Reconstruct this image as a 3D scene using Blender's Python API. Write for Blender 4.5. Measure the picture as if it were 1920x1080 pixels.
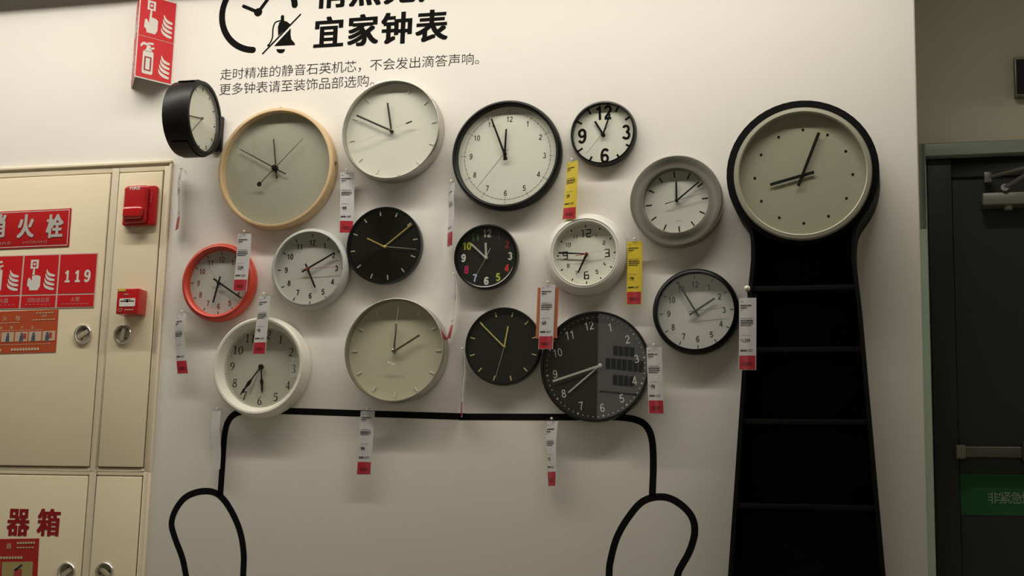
import bpy, bmesh, math, random
from mathutils import Vector, Matrix
random.seed(4)
for o in list(bpy.data.objects): bpy.data.objects.remove(o)
S = bpy.context.scene
COL = S.collection
R = math.radians

# ---------------------------------------------------------------- camera
F = 2700.0                                   # focal length in pixels of the 1920 frame
YAW, PITCH, ROLL = R(15.01), R(9.94), R(1.5)
CAM = Vector((0, -4.4, 0.72))
fwd = Vector((-math.sin(YAW)*math.cos(PITCH), math.cos(YAW)*math.cos(PITCH), math.sin(PITCH)))
rt0 = Vector((math.cos(YAW), math.sin(YAW), 0)); up0 = rt0.cross(fwd)
rt = rt0*math.cos(ROLL) + up0*math.sin(ROLL); up = up0*math.cos(ROLL) - rt0*math.sin(ROLL)
cd = bpy.data.cameras.new('camera'); cam = bpy.data.objects.new('camera', cd); COL.objects.link(cam)
cd.sensor_width = 36; cd.lens = F/1920*36; cd.clip_start = .05
cam.matrix_world = Matrix.Translation(CAM) @ Matrix((rt, up, -fwd)).transposed().to_4x4()
S.camera = cam

def at(x, y, Y=0.0):
    """point of the plane Y (parallel to the clock wall) seen at pixel x, y"""
    d = fwd + rt*((x-960)/F) - up*((y-540)/F)
    return CAM + d*((Y-CAM.y)/d.y)

# ---------------------------------------------------------------- world, lamps, exposure
W = bpy.data.worlds.new('world'); S.world = W; W.use_nodes = True
W.node_tree.nodes['Background'].inputs[0].default_value = (1.0, .90, .60, 1)
W.node_tree.nodes['Background'].inputs[1].default_value = .085
vs = S.view_settings
vs.view_transform = 'Standard'; vs.look = 'None'; vs.gamma = 1; vs.use_curve_mapping = False; vs.exposure = 0.0
def area(name, loc, rot, sx, sy, power, col=(1, .945, .85)):
    l = bpy.data.lights.new(name, 'AREA'); l.shape = 'RECTANGLE'; l.size = sx; l.size_y = sy
    l.energy = power; l.color = col
    o = bpy.data.objects.new(name, l); COL.objects.link(o); o.location = loc; o.rotation_euler = rot
    return o
LAMP_Y, LAMP_Z = -0.78, 3.05
area('batten_light', (-1.95, LAMP_Y, LAMP_Z-.035), (R(-8), 0, 0), 4.5, .07, 64)

# ---------------------------------------------------------------- materials
MATS = {}
def mat(name, col, rough=.5, metal=0, spec=.5, noise=0, scale=40, bump=0, coat=0, emit=None):
    if name in MATS: return MATS[name]
    m = bpy.data.materials.new(name); m.use_nodes = True; MATS[name] = m
    nt = m.node_tree; b = nt.nodes['Principled BSDF']
    b.inputs['Base Color'].default_value = (*col, 1); b.inputs['Roughness'].default_value = rough
    b.inputs['Metallic'].default_value = metal; b.inputs['Specular IOR Level'].default_value = spec
    b.inputs['Coat Weight'].default_value = coat
    if emit:
        b.inputs['Emission Color'].default_value = (*emit[0], 1); b.inputs['Emission Strength'].default_value = emit[1]
    if noise or bump:
        tc = nt.nodes.new('ShaderNodeTexCoord'); n = nt.nodes.new('ShaderNodeTexNoise')
        n.inputs['Scale'].default_value = scale; n.inputs['Detail'].default_value = 4
        nt.links.new(tc.outputs['Object'], n.inputs['Vector'])
        if noise:
            mx = nt.nodes.new('ShaderNodeMix'); mx.data_type = 'RGBA'
            mx.inputs['A'].default_value = (*[c*(1-noise) for c in col], 1)
            mx.inputs['B'].default_value = (*[min(1, c*(1+noise)) for c in col], 1)
            nt.links.new(n.outputs['Fac'], mx.inputs['Factor']); nt.links.new(mx.outputs['Result'], b.inputs['Base Color'])
        if bump:
            bp = nt.nodes.new('ShaderNodeBump'); bp.inputs['Strength'].default_value = bump; bp.inputs['Distance'].default_value = .002
            nt.links.new(n.outputs['Fac'], bp.inputs['Height']); nt.links.new(bp.outputs['Normal'], b.inputs['Normal'])
    return m
def glassmat(name, tint=(1, 1, 1), rough=.02, ior=1.5, base=0.0):
    if name in MATS: return MATS[name]
    m = bpy.data.materials.new(name); m.use_nodes = True; MATS[name] = m
    nt = m.node_tree; nt.nodes.remove(nt.nodes['Principled BSDF']); out = nt.nodes['Material Output']
    t = nt.nodes.new('ShaderNodeBsdfTransparent'); t.inputs[0].default_value = (*tint, 1)
    g = nt.nodes.new('ShaderNodeBsdfGlossy'); g.inputs['Roughness'].default_value = rough
    lw_ = nt.nodes.new('ShaderNodeLayerWeight')                      # Schlick's curve, the same from both sides
    pw = nt.nodes.new('ShaderNodeMath'); pw.operation = 'POWER'; pw.inputs[1].default_value = 5
    f0 = ((ior-1)/(ior+1))**2*1.6+base
    ad = nt.nodes.new('ShaderNodeMath'); ad.operation = 'MULTIPLY_ADD'; ad.inputs[1].default_value = 1-f0; ad.inputs[2].default_value = f0; ad.use_clamp = True
    nt.links.new(lw_.outputs['Facing'], pw.inputs[0])
    mx = nt.nodes.new('ShaderNodeMixShader')
    nt.links.new(pw.outputs[0], ad.inputs[0]); nt.links.new(ad.outputs[0], mx.inputs[0])
    nt.links.new(t.outputs[0], mx.inputs[1]); nt.links.new(g.outputs[0], mx.inputs[2]); nt.links.new(mx.outputs[0], out.inputs[0])
    return m
def brushed(name, col, rough=.3):
    """steel brushed in rings round the local Y axis"""
    if name in MATS: return MATS[name]
    m = mat(name, col, rough, 1.0)
    nt = m.node_tree; b = nt.nodes['Principled BSDF']
    b.inputs['Anisotropic'].default_value = .75
    tg = nt.nodes.new('ShaderNodeTangent'); tg.direction_type = 'RADIAL'; tg.axis = 'Y'
    nt.links.new(tg.outputs[0], b.inputs['Tangent'])
    return m
def wood(name, a, bcol):
    if name in MATS: return MATS[name]
    m = mat(name, a, .5); nt = m.node_tree; b = nt.nodes['Principled BSDF']
    tc = nt.nodes.new('ShaderNodeTexCoord'); mp = nt.nodes.new('ShaderNodeMapping'); mp.inputs['Scale'].default_value = (60, 6, 8)
    n = nt.nodes.new('ShaderNodeTexNoise'); n.inputs['Scale'].default_value = 3; n.inputs['Detail'].default_value = 5
    mx = nt.nodes.new('ShaderNodeMix'); mx.data_type = 'RGBA'
    mx.inputs['A'].default_value = (*a, 1); mx.inputs['B'].default_value = (*bcol, 1)
    nt.links.new(tc.outputs['Object'], mp.inputs[0]); nt.links.new(mp.outputs[0], n.inputs['Vector'])
    nt.links.new(n.outputs['Fac'], mx.inputs['Factor']); nt.links.new(mx.outputs['Result'], b.inputs['Base Color'])
    return m
wallm = mat('wall_paint', (.80, .765, .70), .55, noise=.025, scale=3, bump=.08)
filmm = mat('display_film', (.80, .765, .70), .42, noise=.02, scale=2.2, bump=.03)
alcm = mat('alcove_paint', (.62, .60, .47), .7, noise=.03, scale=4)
cabm = mat('cabinet_enamel', (.87, .76, .545), .30, noise=.03, scale=3)
cabfm = mat('cabinet_frame_enamel', (.86, .76, .57), .33, noise=.03, scale=6)
blackp = mat('black_plastic', (.0055, .0055, .0055), .42, 0, .25)
blackm = mat('black_matt', (.006, .006, .006), .55, noise=.2, scale=60)
ink = mat('black_ink', (.006, .0055, .005), .8, 0, .08)
inkg = mat('grey_ink', (.03, .028, .025), .8, 0, .1)
greyi = mat('pale_grey_ink', (.18, .175, .16), .6)
handb = mat('black_hand', (.005, .005, .005), .6, 0, .15)
dialw = mat('white_dial', (.78, .765, .68), .7, 0, .2)
dialc = mat('ivory_dial', (.60, .565, .42), .7, 0, .2)
dialg = mat('grey_green_dial', (.40, .39, .31), .6)
dialk = mat('black_dial', (.008, .0085, .0075), .45)
steel = mat('polished_steel', (.50, .48, .43), .22, 1.0)
chrome = mat('chrome', (.72, .70, .66), .10, 1.0)
redp = mat('red_plastic', (.48, .012, .015), .28, coat=.3)
reds = mat('red_sign', (.62, .010, .016), .42)
redt = mat('red_tag_paper', (.50, .012, .03), .55)
whites = mat('white_sign_print', (.74, .70, .64), .5)
paper = mat('white_tag_paper', (.66, .64, .64), .6)
clear = glassmat('clock_glass', (.97, .98, .96), .015, 1.5)
sleeve = glassmat('clear_sleeve', (.97, .97, .97), .12, 1.35)

# ---------------------------------------------------------------- mesh helpers
# print and beads too small to pick apart one by one
FINE = {'print', 'red_print', 'minute_track', 'minute_numerals', 'caption', 'side_lettering', 'arrow_mark', 'bead_ring', 'fine_lettering'}
class MB:
    def __init__(s): s.v = []; s.f = []
    def add(s, vs, fs):
        k = len(s.v); s.v += [tuple(p) for p in vs]; s.f += [tuple(k+i for i in f) for f in fs]; return s
    def box(s, x0, x1, y0, y1, z0, z1):
        p = [(x, y, z) for x in (x0, x1) for y in (y0, y1) for z in (z0, z1)]
        return s.add(p, [(0, 1, 3, 2), (4, 6, 7, 5), (0, 4, 5, 1), (2, 3, 7, 6), (0, 2, 6, 4), (1, 5, 7, 3)])
    def prism(s, poly, yf, yb):
        """polygon of (x, z) given counter-clockwise as seen from the front, from yf (front) to yb (back)"""
        n = len(poly)
        a = sum(poly[i][0]*poly[(i+1) % n][1]-poly[(i+1) % n][0]*poly[i][1] for i in range(n))
        if a < 0: poly = poly[::-1]
        s.add([(x, yf, z) for x, z in poly]+[(x, yb, z) for x, z in poly],
              [tuple(range(n)), tuple(range(2*n-1, n-1, -1))]+[(i, i+n, (i+1) % n+n, (i+1) % n) for i in range(n)])
        return s
    def flat(s, poly, y):
        n = len(poly)
        a = sum(poly[i][0]*poly[(i+1) % n][1]-poly[(i+1) % n][0]*poly[i][1] for i in range(n))
        if a < 0: poly = poly[::-1]
        return s.add([(x, y, z) for x, z in poly], [tuple(range(n))])
    def lathe(s, prof, n=72, close=False):
        """profile of (radius, y) turned round the Y axis"""
        m = len(prof); vs = []; fs = []
        for i in range(n):
            c, q = math.cos(2*math.pi*i/n), math.sin(2*math.pi*i/n)
            vs += [(r*c, y, r*q) for r, y in prof]
        L = m if close else m-1
        for i in range(n):
            j = (i+1) % n
            for k in range(L):
                l = (k+1) % m
                fs.append((i*m+k, j*m+k, j*m+l, i*m+l))
        s.add(vs, fs); return s
    def disc(s, r, y, cx=0, cz=0, n=32):
        return s.flat([(cx+r*math.cos(2*math.pi*i/n), cz+r*math.sin(2*math.pi*i/n)) for i in range(n)], y)
    def ribbon(s, pts, w, y, smooth=True, caps=False):
        """flat painted stroke along (x, z) points; w is one width or one per point"""
        ws = w if isinstance(w, (list, tuple)) else [w]*len(pts)
        P = [(p[0], p[1], q) for p, q in zip(pts, ws)]
        if smooth and len(P) > 2:
            Q = []
            for i in range(len(P)-1):
                a = P[max(i-1, 0)]; b = P[i]; c = P[i+1]; d = P[min(i+2, len(P)-1)]
                for k in range(6):
                    t = k/6
                    Q.append(tuple(.5*(2*b[j]+(c[j]-a[j])*t+(2*a[j]-5*b[j]+4*c[j]-d[j])*t*t+(3*b[j]-a[j]-3*c[j]+d[j])*t**3) for j in range(3)))
            Q.append(P[-1]); P = Q
        vs = []
        for i, (x, z, q) in enumerate(P):
            a = P[max(i-1, 0)]; b = P[min(i+1, len(P)-1)]
            dx, dz = b[0]-a[0], b[1]-a[1]; l = math.hypot(dx, dz) or 1
            nx, nz = -dz/l*q/2, dx/l*q/2
            k = 1.0
            if 0 < i < len(P)-1:
                ux, uz = P[i+1][0]-x, P[i+1][1]-z; ll = math.hypot(ux, uz) or 1
                k = min(1.6, 1/max(.5, abs((dx*ux+dz*uz)/l/ll)))
            vs += [(x+nx*k, y, z+nz*k), (x-nx*k, y, z-nz*k)]
        s.add(vs, [(2*i+1, 2*i+3, 2*i+2, 2*i) for i in range(len(P)-1)])
        if caps:
            s.disc(P[0][2]/2, y-.00004, P[0][0], P[0][1], 20); s.disc(P[-1][2]/2, y-.00004, P[-1][0], P[-1][1], 20)
        return s
    def tube(s, pts, r, n=10):
        vs = []; fs = []
        for i, p in enumerate(pts):
            p = Vector(p); a = Vector(pts[max(i-1, 0)]); b = Vector(pts[min(i+1, len(pts)-1)])
            d = (b-a).normalized(); u = d.orthogonal().normalized(); w = d.cross(u)
            rr = r[i] if isinstance(r, (list, tuple)) else r
            vs += [p+u*rr*math.cos(2*math.pi*k/n)+w*rr*math.sin(2*math.pi*k/n) for k in range(n)]
        for i in range(len(pts)-1):
            for k in range(n):
                l = (k+1) % n; fs.append((i*n+k, i*n+l, (i+1)*n+l, (i+1)*n+k))
        fs += [tuple(range(n-1, -1, -1)), tuple((len(pts)-1)*n+k for k in range(n))]
        return s.add(vs, fs)
    def build(s, name, m, parent=None, smooth=False, bevel=0):
        me = bpy.data.meshes.new(name); me.from_pydata(s.v, [], s.f); me.update()
        if bevel:
            bm = bmesh.new(); bm.from_mesh(me); bmesh.ops.remove_doubles(bm, verts=bm.verts, dist=1e-6)
            bmesh.ops.recalc_face_normals(bm, faces=bm.faces)
            bmesh.ops.bevel(bm, geom=[e for e in bm.edges if e.is_manifold and e.calc_face_angle(0) > .6], offset=bevel, segments=3, affect='EDGES', profile=.5)
            bm.to_mesh(me); bm.free()
        if smooth or bevel:
            for p in me.polygons: p.use_smooth = True
            me.set_sharp_from_angle(angle=R(40))
        me.materials.append(m)
        o = bpy.data.objects.new(name, me); COL.objects.link(o); o.parent = parent
        if name in FINE: o['kind'] = 'stuff'
        return o
def tag(o, label, cat, group=None, kind=None):
    if label: o['label'] = label
    if cat: o['category'] = cat
    if group: o['group'] = group
    if kind: o['kind'] = kind
    return o
def thing(name, label, cat, loc=(0, 0, 0), rot=(0, 0, 0), group=None):
    o = bpy.data.objects.new(name, None); COL.objects.link(o); o.location = loc; o.rotation_euler = rot
    o.empty_display_size = .05
    return tag(o, label, cat, group)
def struct(o): o['kind'] = 'structure'; return o
def rrect(x0, x1, z0, z1, r, n=5):
    p = []
    for cx, cz, a in ((x1-r, z1-r, 0), (x0+r, z1-r, 90), (x0+r, z0+r, 180), (x1-r, z0+r, 270)):
        for k in range(n+1):
            t = R(a+90*k/n); p.append((cx+r*math.cos(t), cz+r*math.sin(t)))
    return p
_tc = {}; _tx = {}
def textverts(s, weight=0.0, res=4):
    """outline lettering as (verts 2d, faces), unit size, bounding box centred on 0"""
    if (s, weight) in _tc: return _tc[(s, weight)]
    c = bpy.data.curves.new('lettering', 'FONT'); c.body = s; c.size = 1; c.offset = weight; c.resolution_u = res
    c.dimensions = '2D'; c.fill_mode = 'FRONT'
    o = bpy.data.objects.new('lettering', c); COL.objects.link(o)
    bpy.context.view_layer.update()
    me = bpy.data.meshes.new_from_object(o.evaluated_get(bpy.context.evaluated_depsgraph_get()))
    v = [(p.co.x, p.co.y) for p in me.vertices]; f = [tuple(p.vertices) for p in me.polygons]
    bpy.data.objects.remove(o); bpy.data.curves.remove(c); bpy.data.meshes.remove(me)
    if not v: v = [(0, 0)]
    x0, x1 = min(p[0] for p in v), max(p[0] for p in v); y0, y1 = min(p[1] for p in v), max(p[1] for p in v)
    r = ([(a-(x0+x1)/2, b-(y0+y1)/2) for a, b in v], f, x1-x0, y1-y0)
    _tc[(s, weight)] = r; _tx[s] = (x0, x1, y0, y1)
    return r
def put_text(mb, s, cx, cz, y, h=None, w=None, weight=0.0, rot=0.0, sx=1.0):
    """lettering centred at cx, cz with height h and/or width w"""
    v, f, tw, th = textverts(s, 0 if weight > .015 else weight)
    h_ = h or w*th/tw
    if weight > .015:                        # overstrike: leave room for the thicker strokes
        if w: w -= 2*weight*h_
        if h: h -= 2*weight*h_
    kz = h/th if h else w/tw
    kx = w/tw if w else kz*sx
    if not h: kz = kx
    c, q = math.cos(rot), math.sin(rot)
    for i in range(8 if weight > .015 else 1):
        dx, dz = [(a*weight*h_, b*weight*h_*.6) for a, b in ((1, 1), (1, 0), (1, -1), (0, -1), (-1, -1), (-1, 0), (-1, 1), (0, 1))][i] if weight > .015 else (0, 0)
        dx, dz = dx*c-dz*q, dx*q+dz*c
        mb.add([(cx+a*kx*c-b*kz*q+dx, y-i*2e-6, cz+a*kx*q+b*kz*c+dz) for a, b in v], f)
    return mb

# stroke-built numerals
SERIF = {'1': [([(.3, 0), (.3, 1)], .15), ([(.32, .96), (.08, .84)], .07), ([(.08, .025), (.52, .025)], .06)],
 '2': [([(.08, .75), (.12, .9), (.3, .97), (.47, .88), (.5, .7), (.38, .45), (.1, .08)], [.1, .07, .07, .13, .15, .1, .06]), ([(.05, .06), (.55, .06)], .13)],
 '3': [([(.08, .85), (.25, .97), (.45, .85), (.42, .62), (.22, .52)], [.08, .07, .14, .1, .06]), ([(.22, .52), (.48, .4), (.48, .15), (.27, .03), (.06, .12)], [.06, .1, .15, .07, .1])],
 '4': [([(.4, 0), (.4, 1)], .14), ([(.4, .98), (.04, .3)], .06), ([(.03, .28), (.58, .28)], .08)],
 '5': [([(.14, .95), (.52, .95)], .1), ([(.14, .95), (.1, .55)], .06), ([(.1, .55), (.3, .62), (.5, .48), (.48, .15), (.27, .03), (.06, .12)], [.06, .07, .14, .15, .07, .1])],
 '6': [([(.5, .95), (.25, .85), (.1, .5), (.12, .2), (.3, .03), (.48, .15), (.5, .4), (.32, .56), (.12, .42)], [.06, .08, .14, .14, .06, .13, .13, .06, .05])],
 '7': [([(.06, .94), (.54, .94)], .12), ([(.52, .92), (.32, .5), (.22, 0)], [.06, .1, .15])],
 '8': [([(.3, .53), (.12, .65), (.13, .88), (.3, .97), (.47, .88), (.47, .66), (.3, .53)], .09), ([(.3, .53), (.08, .38), (.08, .14), (.3, .03), (.52, .14), (.52, .38), (.3, .53)], .1)],
 '0': [([(.3, .98), (.1, .8), (.06, .5), (.1, .2), (.3, .02), (.5, .2), (.54, .5), (.5, .8), (.3, .98)], [.06, .12, .15, .12, .06, .12, .15, .12, .06])]}
SERIF['9'] = [([(.6-a, 1-b) for a, b in p], w) for p, w in SERIF['6']]
SQ = {'1': [[(.12, .94), (.34, .94), (.34, 0)]], '2': [[(.02, .94), (.56, .94), (.56, .52), (.07, .46), (.07, .06), (.6, .06)]],
 '3': [[(.02, .94), (.56, .94), (.56, .06), (.02, .06)], [(.14, .5), (.56, .5)]], '4': [[(.28, 1), (.06, .34), (.62, .34)], [(.46, .58), (.46, 0)]],
 '5': [[(.56, .94), (.07, .94), (.07, .54), (.56, .54), (.56, .06), (.02, .06)]], '6': [[(.5, .94), (.07, .9), (.07, .06), (.56, .06), (.56, .52), (.07, .52)]],
 '7': [[(.02, .94), (.58, .94), (.3, 0)]], '8': [[(.07, .5), (.07, .06), (.56, .06), (.56, .94), (.07, .94), (.07, .5), (.56, .5)]],
 '0': [[(.07, .5), (.07, .06), (.56, .06), (.56, .94), (.07, .94), (.07, .5)]]}
SQ['9'] = [[(.63-a, 1-b) for a, b in p] for p in SQ['6']]
def arc(cx, cy, rx, ry, a0, a1, n=16): return [(cx+rx*math.cos(R(a0+(a1-a0)*i/n)), cy+ry*math.sin(R(a0+(a1-a0)*i/n))) for i in range(n+1)]
SANS = {'0': [arc(.28, .5, .21, .435, 90, 450, 28)], '1': [[(.33, 0), (.33, 1)], [(.33, .92), (.22, .80), (.10, .77)]],
 '2': [arc(.28, .70, .2, .235, 170, -25)+[(.08, .10)], [(.04, .065), (.51, .065)]],
 '3': [arc(.27, .725, .185, .21, 155, -90), arc(.27, .29, .21, .225, 90, -160)],
 '4': [[(.40, 0), (.40, 1)], [(.38, .96), (.05, .29)], [(.01, .27), (.56, .27)]],
 '5': [[(.50, .935), (.10, .935)], [(.135, .95), (.09, .48)], arc(.27, .33, .21, .265, 140, -155)],
 '6': [arc(.28, .31, .2, .245, 90, 450, 24), arc(.32, .50, .245, .435, 42, 205, 14)],
 '7': [[(.03, .935), (.55, .935)], [(.52, .93), (.40, .68), (.30, .40), (.23, 0)]],
 '8': [arc(.28, .735, .17, .2, 90, 450, 24), arc(.28, .29, .205, .225, 90, 450, 24)]}
SANS['9'] = [[(.56-a, 1-b) for a, b in p] for p in SANS['6']]
NUM = dict(SANS); NUM['1'] = SANS['1']+[[(.10, .08), (.56, .08)]]
def glyphs(mb, s, cx, cz, y, h, font, bold=.13):
    adv = .62 if font is SANS else .72; w = adv*len(s)-.1
    for i, ch in enumerate(s):
        for st_ in font[ch]:
            y -= 4e-5
            pts, ww = st_ if isinstance(st_, tuple) else (st_, bold)
            P = [(cx+(a+i*adv-w/2)*h, cz+(b-.5)*h) for a, b in pts]
            mb.ribbon(P, [q*h for q in ww] if isinstance(ww, list) else ww*h, y, smooth=len(pts) > 3 and isinstance(st_, tuple))
    return mb

# ---------------------------------------------------------------- the room
CX = 0.085                                   # end of the clock wall
ALC = 0.62                                   # depth of the door recess
FL, FR, ROOMY, CEIL = -4.6, 2.4, -6.4, 3.4
struct(MB().box(FL-.1, FR+.1, ROOMY-.1, ALC+.25, -.1, 0).build('floor', mat('floor_concrete', (.30, .29, .26), .45, noise=.08, scale=5)))
struct(MB().box(FL-.1, FR+.1, ROOMY-.1, ALC+.25, CEIL, CEIL+.1).build('ceiling', mat('ceiling_paint', (.30, .29, .26), .8, noise=.05, scale=3)))
struct(MB().box(1.5, 1.6, -3.0, ALC+.15, 0, CEIL).build('wall_right_blocker', alcm))  # unseen wall, put in to cut ambient light from the right
struct(MB().box(FL, CX, 0, ALC+.15, 0, CEIL).build('wall_back', wallm, bevel=.006))
# door recess: wall above and beside the door
DX0 = at(1741, 540, ALC-.03).x; DTOP = at(1800, 290, ALC-.03).z
FW = .045
DX1 = DX0+1.0
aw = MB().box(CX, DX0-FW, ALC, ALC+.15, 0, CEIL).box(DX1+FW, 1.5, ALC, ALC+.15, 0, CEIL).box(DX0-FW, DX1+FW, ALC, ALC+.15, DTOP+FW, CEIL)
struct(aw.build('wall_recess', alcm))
fm = mat('door_frame_paint', (.36, .42, .37), .4)
fr = MB().box(DX0-FW, DX0, ALC-.03, ALC+.1, 0, DTOP+FW).box(DX1, DX1+FW, ALC-.03, ALC+.1, 0, DTOP+FW).box(DX0, DX1, ALC-.03, ALC+.1, DTOP, DTOP+FW)
door = struct(bpy.data.objects.new('door_1', None)); COL.objects.link(door); door['label'] = 'dark grey fire exit door with push bar and green band'
fr.build('door_frame', fm, door, bevel=.003)
MB().box(DX0-FW+.002, DX0-.0005, ALC-.034, ALC-.029, 0, 1.80).build('jamb_glow_paint', mat('jamb_glow_mint', (.66, .86, .72), .4), door, bevel=.001)  # added strip: green light on the jamb, put into a paler mint colour
dm = mat('door_paint', (.022, .025, .023), .4, noise=.1, scale=30)
leaf = MB().box(DX0+.004, DX1-.004, ALC+.02, ALC+.065, .006, DTOP-.004).build('door_leaf', dm, door)
st = .085                                    # raised border of the leaf
MB().box(DX0+.006, DX0+st, ALC+.008, ALC+.02, .008, DTOP-.006).box(DX1-st, DX1-.006, ALC+.008, ALC+.02, .008, DTOP-.006)\
    .box(DX0+st, DX1-st, ALC+.008, ALC+.02, DTOP-.07, DTOP-.006).box(DX0+st, DX1-st, ALC+.008, ALC+.02, .008, .18).build('stile_border', dm, leaf, bevel=.002)
gx0 = at(1779, 920, ALC+.02).x; gz1 = at(1850, 889, ALC+.02).z; gz0 = at(1850, 966, ALC+.02).z
MB().box(DX0+st, DX1-st, ALC+.0165, ALC+.0195, gz0, gz1).build('green_band', mat('green_film', (.006, .11, .032), .6), leaf)
ltr = MB()
for i, ch in enumerate('非紧急情'):
    p = at(1863+i*21.5, 933.5, ALC+.015)
    put_text(ltr, ch, p.x, p.z, ALC+.015, h=at(1863, 922, ALC).z-at(1863, 944, ALC).z)
ltr.build('lettering', mat('pale_green_print', (.30, .42, .32), .6), leaf)
# push bar
a, b = at(1793, 848, ALC-.05), at(1917, 848, ALC-.05); bz0, bz1 = at(1850, 858, ALC-.05).z, at(1850, 837, ALC-.05).z
pbm = mat('dull_bar_metal', (.13, .125, .11), .4, .6)
pb = MB().box(a.x+.012, DX1-.12, ALC-.05, ALC-.015, bz0, bz1).build('push_bar', pbm, door, bevel=.004)
MB().box(a.x, a.x+.03, ALC-.055, ALC+.008, bz0-.004, bz1+.004).build('bar_end_cap', mat('bar_cap', (.22, .21, .18), .4, .4), pb, bevel=.003)
MB().box(b.x-.002, b.x+.12, ALC-.07, ALC+.008, bz0-.012, bz1+.012).build('latch_box', mat('bar_dark', (.03, .03, .03), .5), pb, bevel=.003)
# door closer with its arm
c0 = at(1841, 374, ALC-.05); cb = MB().box(c0.x, c0.x+.26, ALC-.06, ALC+.008, c0.z-.022, c0.z+.022)
dc = cb.build('door_closer', mat('closer_grey', (.26, .26, .23), .4, .5), door, bevel=.006)
p1 = at(1884, 352, ALC-.06); p2 = at(1960, 306, ALC-.14); p3 = at(1852, 333, ALC-.03)
MB().tube([p1, p2], .008).build('closer_arm', mat('arm_grey', (.22, .21, .19), .4, .5), dc)
MB().tube([p3, p2], .007).build('closer_arm', mat('arm_grey', (.22,)*3), dc)
MB().box(p3.x-.012, p3.x+.012, ALC-.04, ALC-.01, p3.z-.018, p3.z+.018).build('arm_shoe', MATS['arm_grey'], dc, bevel=.002)
MB().tube([p1+Vector((0, .03, -.01)), p1+Vector((0, -.008, 0))], .014).build('arm_pivot', MATS['arm_grey'], dc)
MB().tube([(c0.x+.085, ALC-.03, c0.z-.022), (c0.x+.085, ALC-.03, c0.z-.034)], .014).build('adjusting_cap', mat('cap_pale', (.4, .4, .36), .35, .3), dc)
# dark sign above the door
q0 = at(1903, 182, ALC-.03); q1 = at(1903, 108, ALC-.03)
sg = thing('exit_sign_box', 'unlit black sign box with thin grey frame on wall above the exit door', 'sign', (q0.x+.17, ALC, (q0.z+q1.z)/2))
hz = (q1.z-q0.z)/2
MB().box(-.17, .17, -.035, 0, -hz, hz).build('frame', mat('sign_frame_grey', (.16, .16, .14), .4, .4), sg, bevel=.003)
MB().box(-.163, .163, -.037, -.033, -hz+.009, hz-.009).build('panel', blackp, sg)

# pelmet board and batten lamps below the ceiling (above the picture)
struct(MB().box(FL, CX, -.36, -.34, 2.783, CEIL).build('trim_1', wallm))
def batten(x, y, z, l, label):
    t = thing('batten_lamp', label, 'lamp', (x, y, z))
    MB().box(-l/2, l/2, -.05, .05, .01, .05).build('housing', mat('lamp_white', (.7, .7, .68), .4), t, bevel=.004)
    MB().tube([(-l/2+.02, 0, -.008), (l/2-.02, 0, -.008)], .013, 12).build('tube', mat('lamp_tube', (.9, .88, .8), .4, emit=((1, .92, .78), 9)), t, smooth=True)
    MB().tube([(-l/2+.2, 0, .05), (-l/2+.2, 0, CEIL-z)], .004).build('hanger', steel, t)
    MB().tube([(l/2-.2, 0, .05), (l/2-.2, 0, CEIL-z)], .004).build('hanger', steel, t)
for x, q in ((-3.45, 'over the fire cabinets'), (-1.95, 'over the headline'), (-.45, 'nearest the floor clock')):
    batten(x, LAMP_Y, LAMP_Z, 1.46, 'white batten lamp hung behind the pelmet board '+q)
# notice board in the hall, given a glow to brighten its clock-glass reflections
nb = thing('notice_board', 'standing notice board with added glow and dark blocks of print across the hall', 'board', (-1.55, -6.3, 0))
MB().box(-.63, .63, -.06, -.006, 1.2, 2.75).build('frame', steel, nb, bevel=.004)
MB().box(-.61, .61, -.03, 0, 1.22, 2.73).build('added_glow_panel', mat('board_white', (.72, .70, .64), .5, emit=((1, .96, .86), .55)), nb)
for x, z, n_, h_ in ((.33, 2.10, 4, .075), (.26, 1.985, 7, .085), (.33, 1.875, 4, .08), (.22, 1.80, 9, .016)):
    for k in range(n_): MB().box(-x-.042*k-.037, -x-.042*k, 0, .001, z+.004*k, z+h_+.004*k).build('print_block', inkg, nb)
for x in (-.5, .5): MB().box(x-.03, x+.03, -.05, -.01, 0, 1.2).build('leg', steel, nb)

# ---------------------------------------------------------------- built-in fire cabinets
XR, XPR, XPL, XDR = -2.420, -2.443, -2.615, -2.646      # frame edge, narrow panel, large door
XL = -3.42; XDL = XL+.03
ZT, ZDT, ZDB, ZLT = 1.986, 1.956, .929, .899
FY = -.008
def knob(x, y, parent, turn):
    p = at(x, y, -.012)
    k = MB().lathe([(.0340, FY), (.0345, -.016), (.0335, -.0195), (.031, -.0215), (.028, -.0210), (.0262, -.018), (.0258, FY)], 40)
    k.v = [(a+p.x, b, c+p.z) for a, b, c in k.v]
    o = k.build('lock_ring', mat('lock_nickel', (.78, .75, .68), .22, .85), parent, smooth=True)
    MB().disc(.0262, FY-.0012, p.x, p.z).build('lock_plate', mat('lock_plate_metal', (.34, .30, .21), .4, .4), o)
    m = MB(); c, s = math.cos(R(turn)), math.sin(R(turn))
    g = rrect(-.0235, .0235, -.0075, .0075, .005)
    m.prism([(p.x+a*c-b*s, p.z+a*s+b*c) for a, b in g], -.0165, FY)
    m.build('turn_grip', mat('lock_brass', (.58, .52, .38), .4, .4), o, bevel=.0015)
    for a, b in ((.012, .014), (-.012, -.014)): MB().disc(.003, FY-.0018, p.x+a*c-b*s, p.z+a*s+b*c, 12).build('screw', blackp, o)
up_c = thing('hydrant_cabinet', 'cream built-in cabinet with red hydrant signs on its wide door', 'cabinet', group='built-in fire cabinets')
lo_c = thing('extinguisher_cabinet', 'cream built-in cabinet with large red extinguisher lettering under the hydrant cabinet', 'cabinet', group='built-in fire cabinets')
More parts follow.
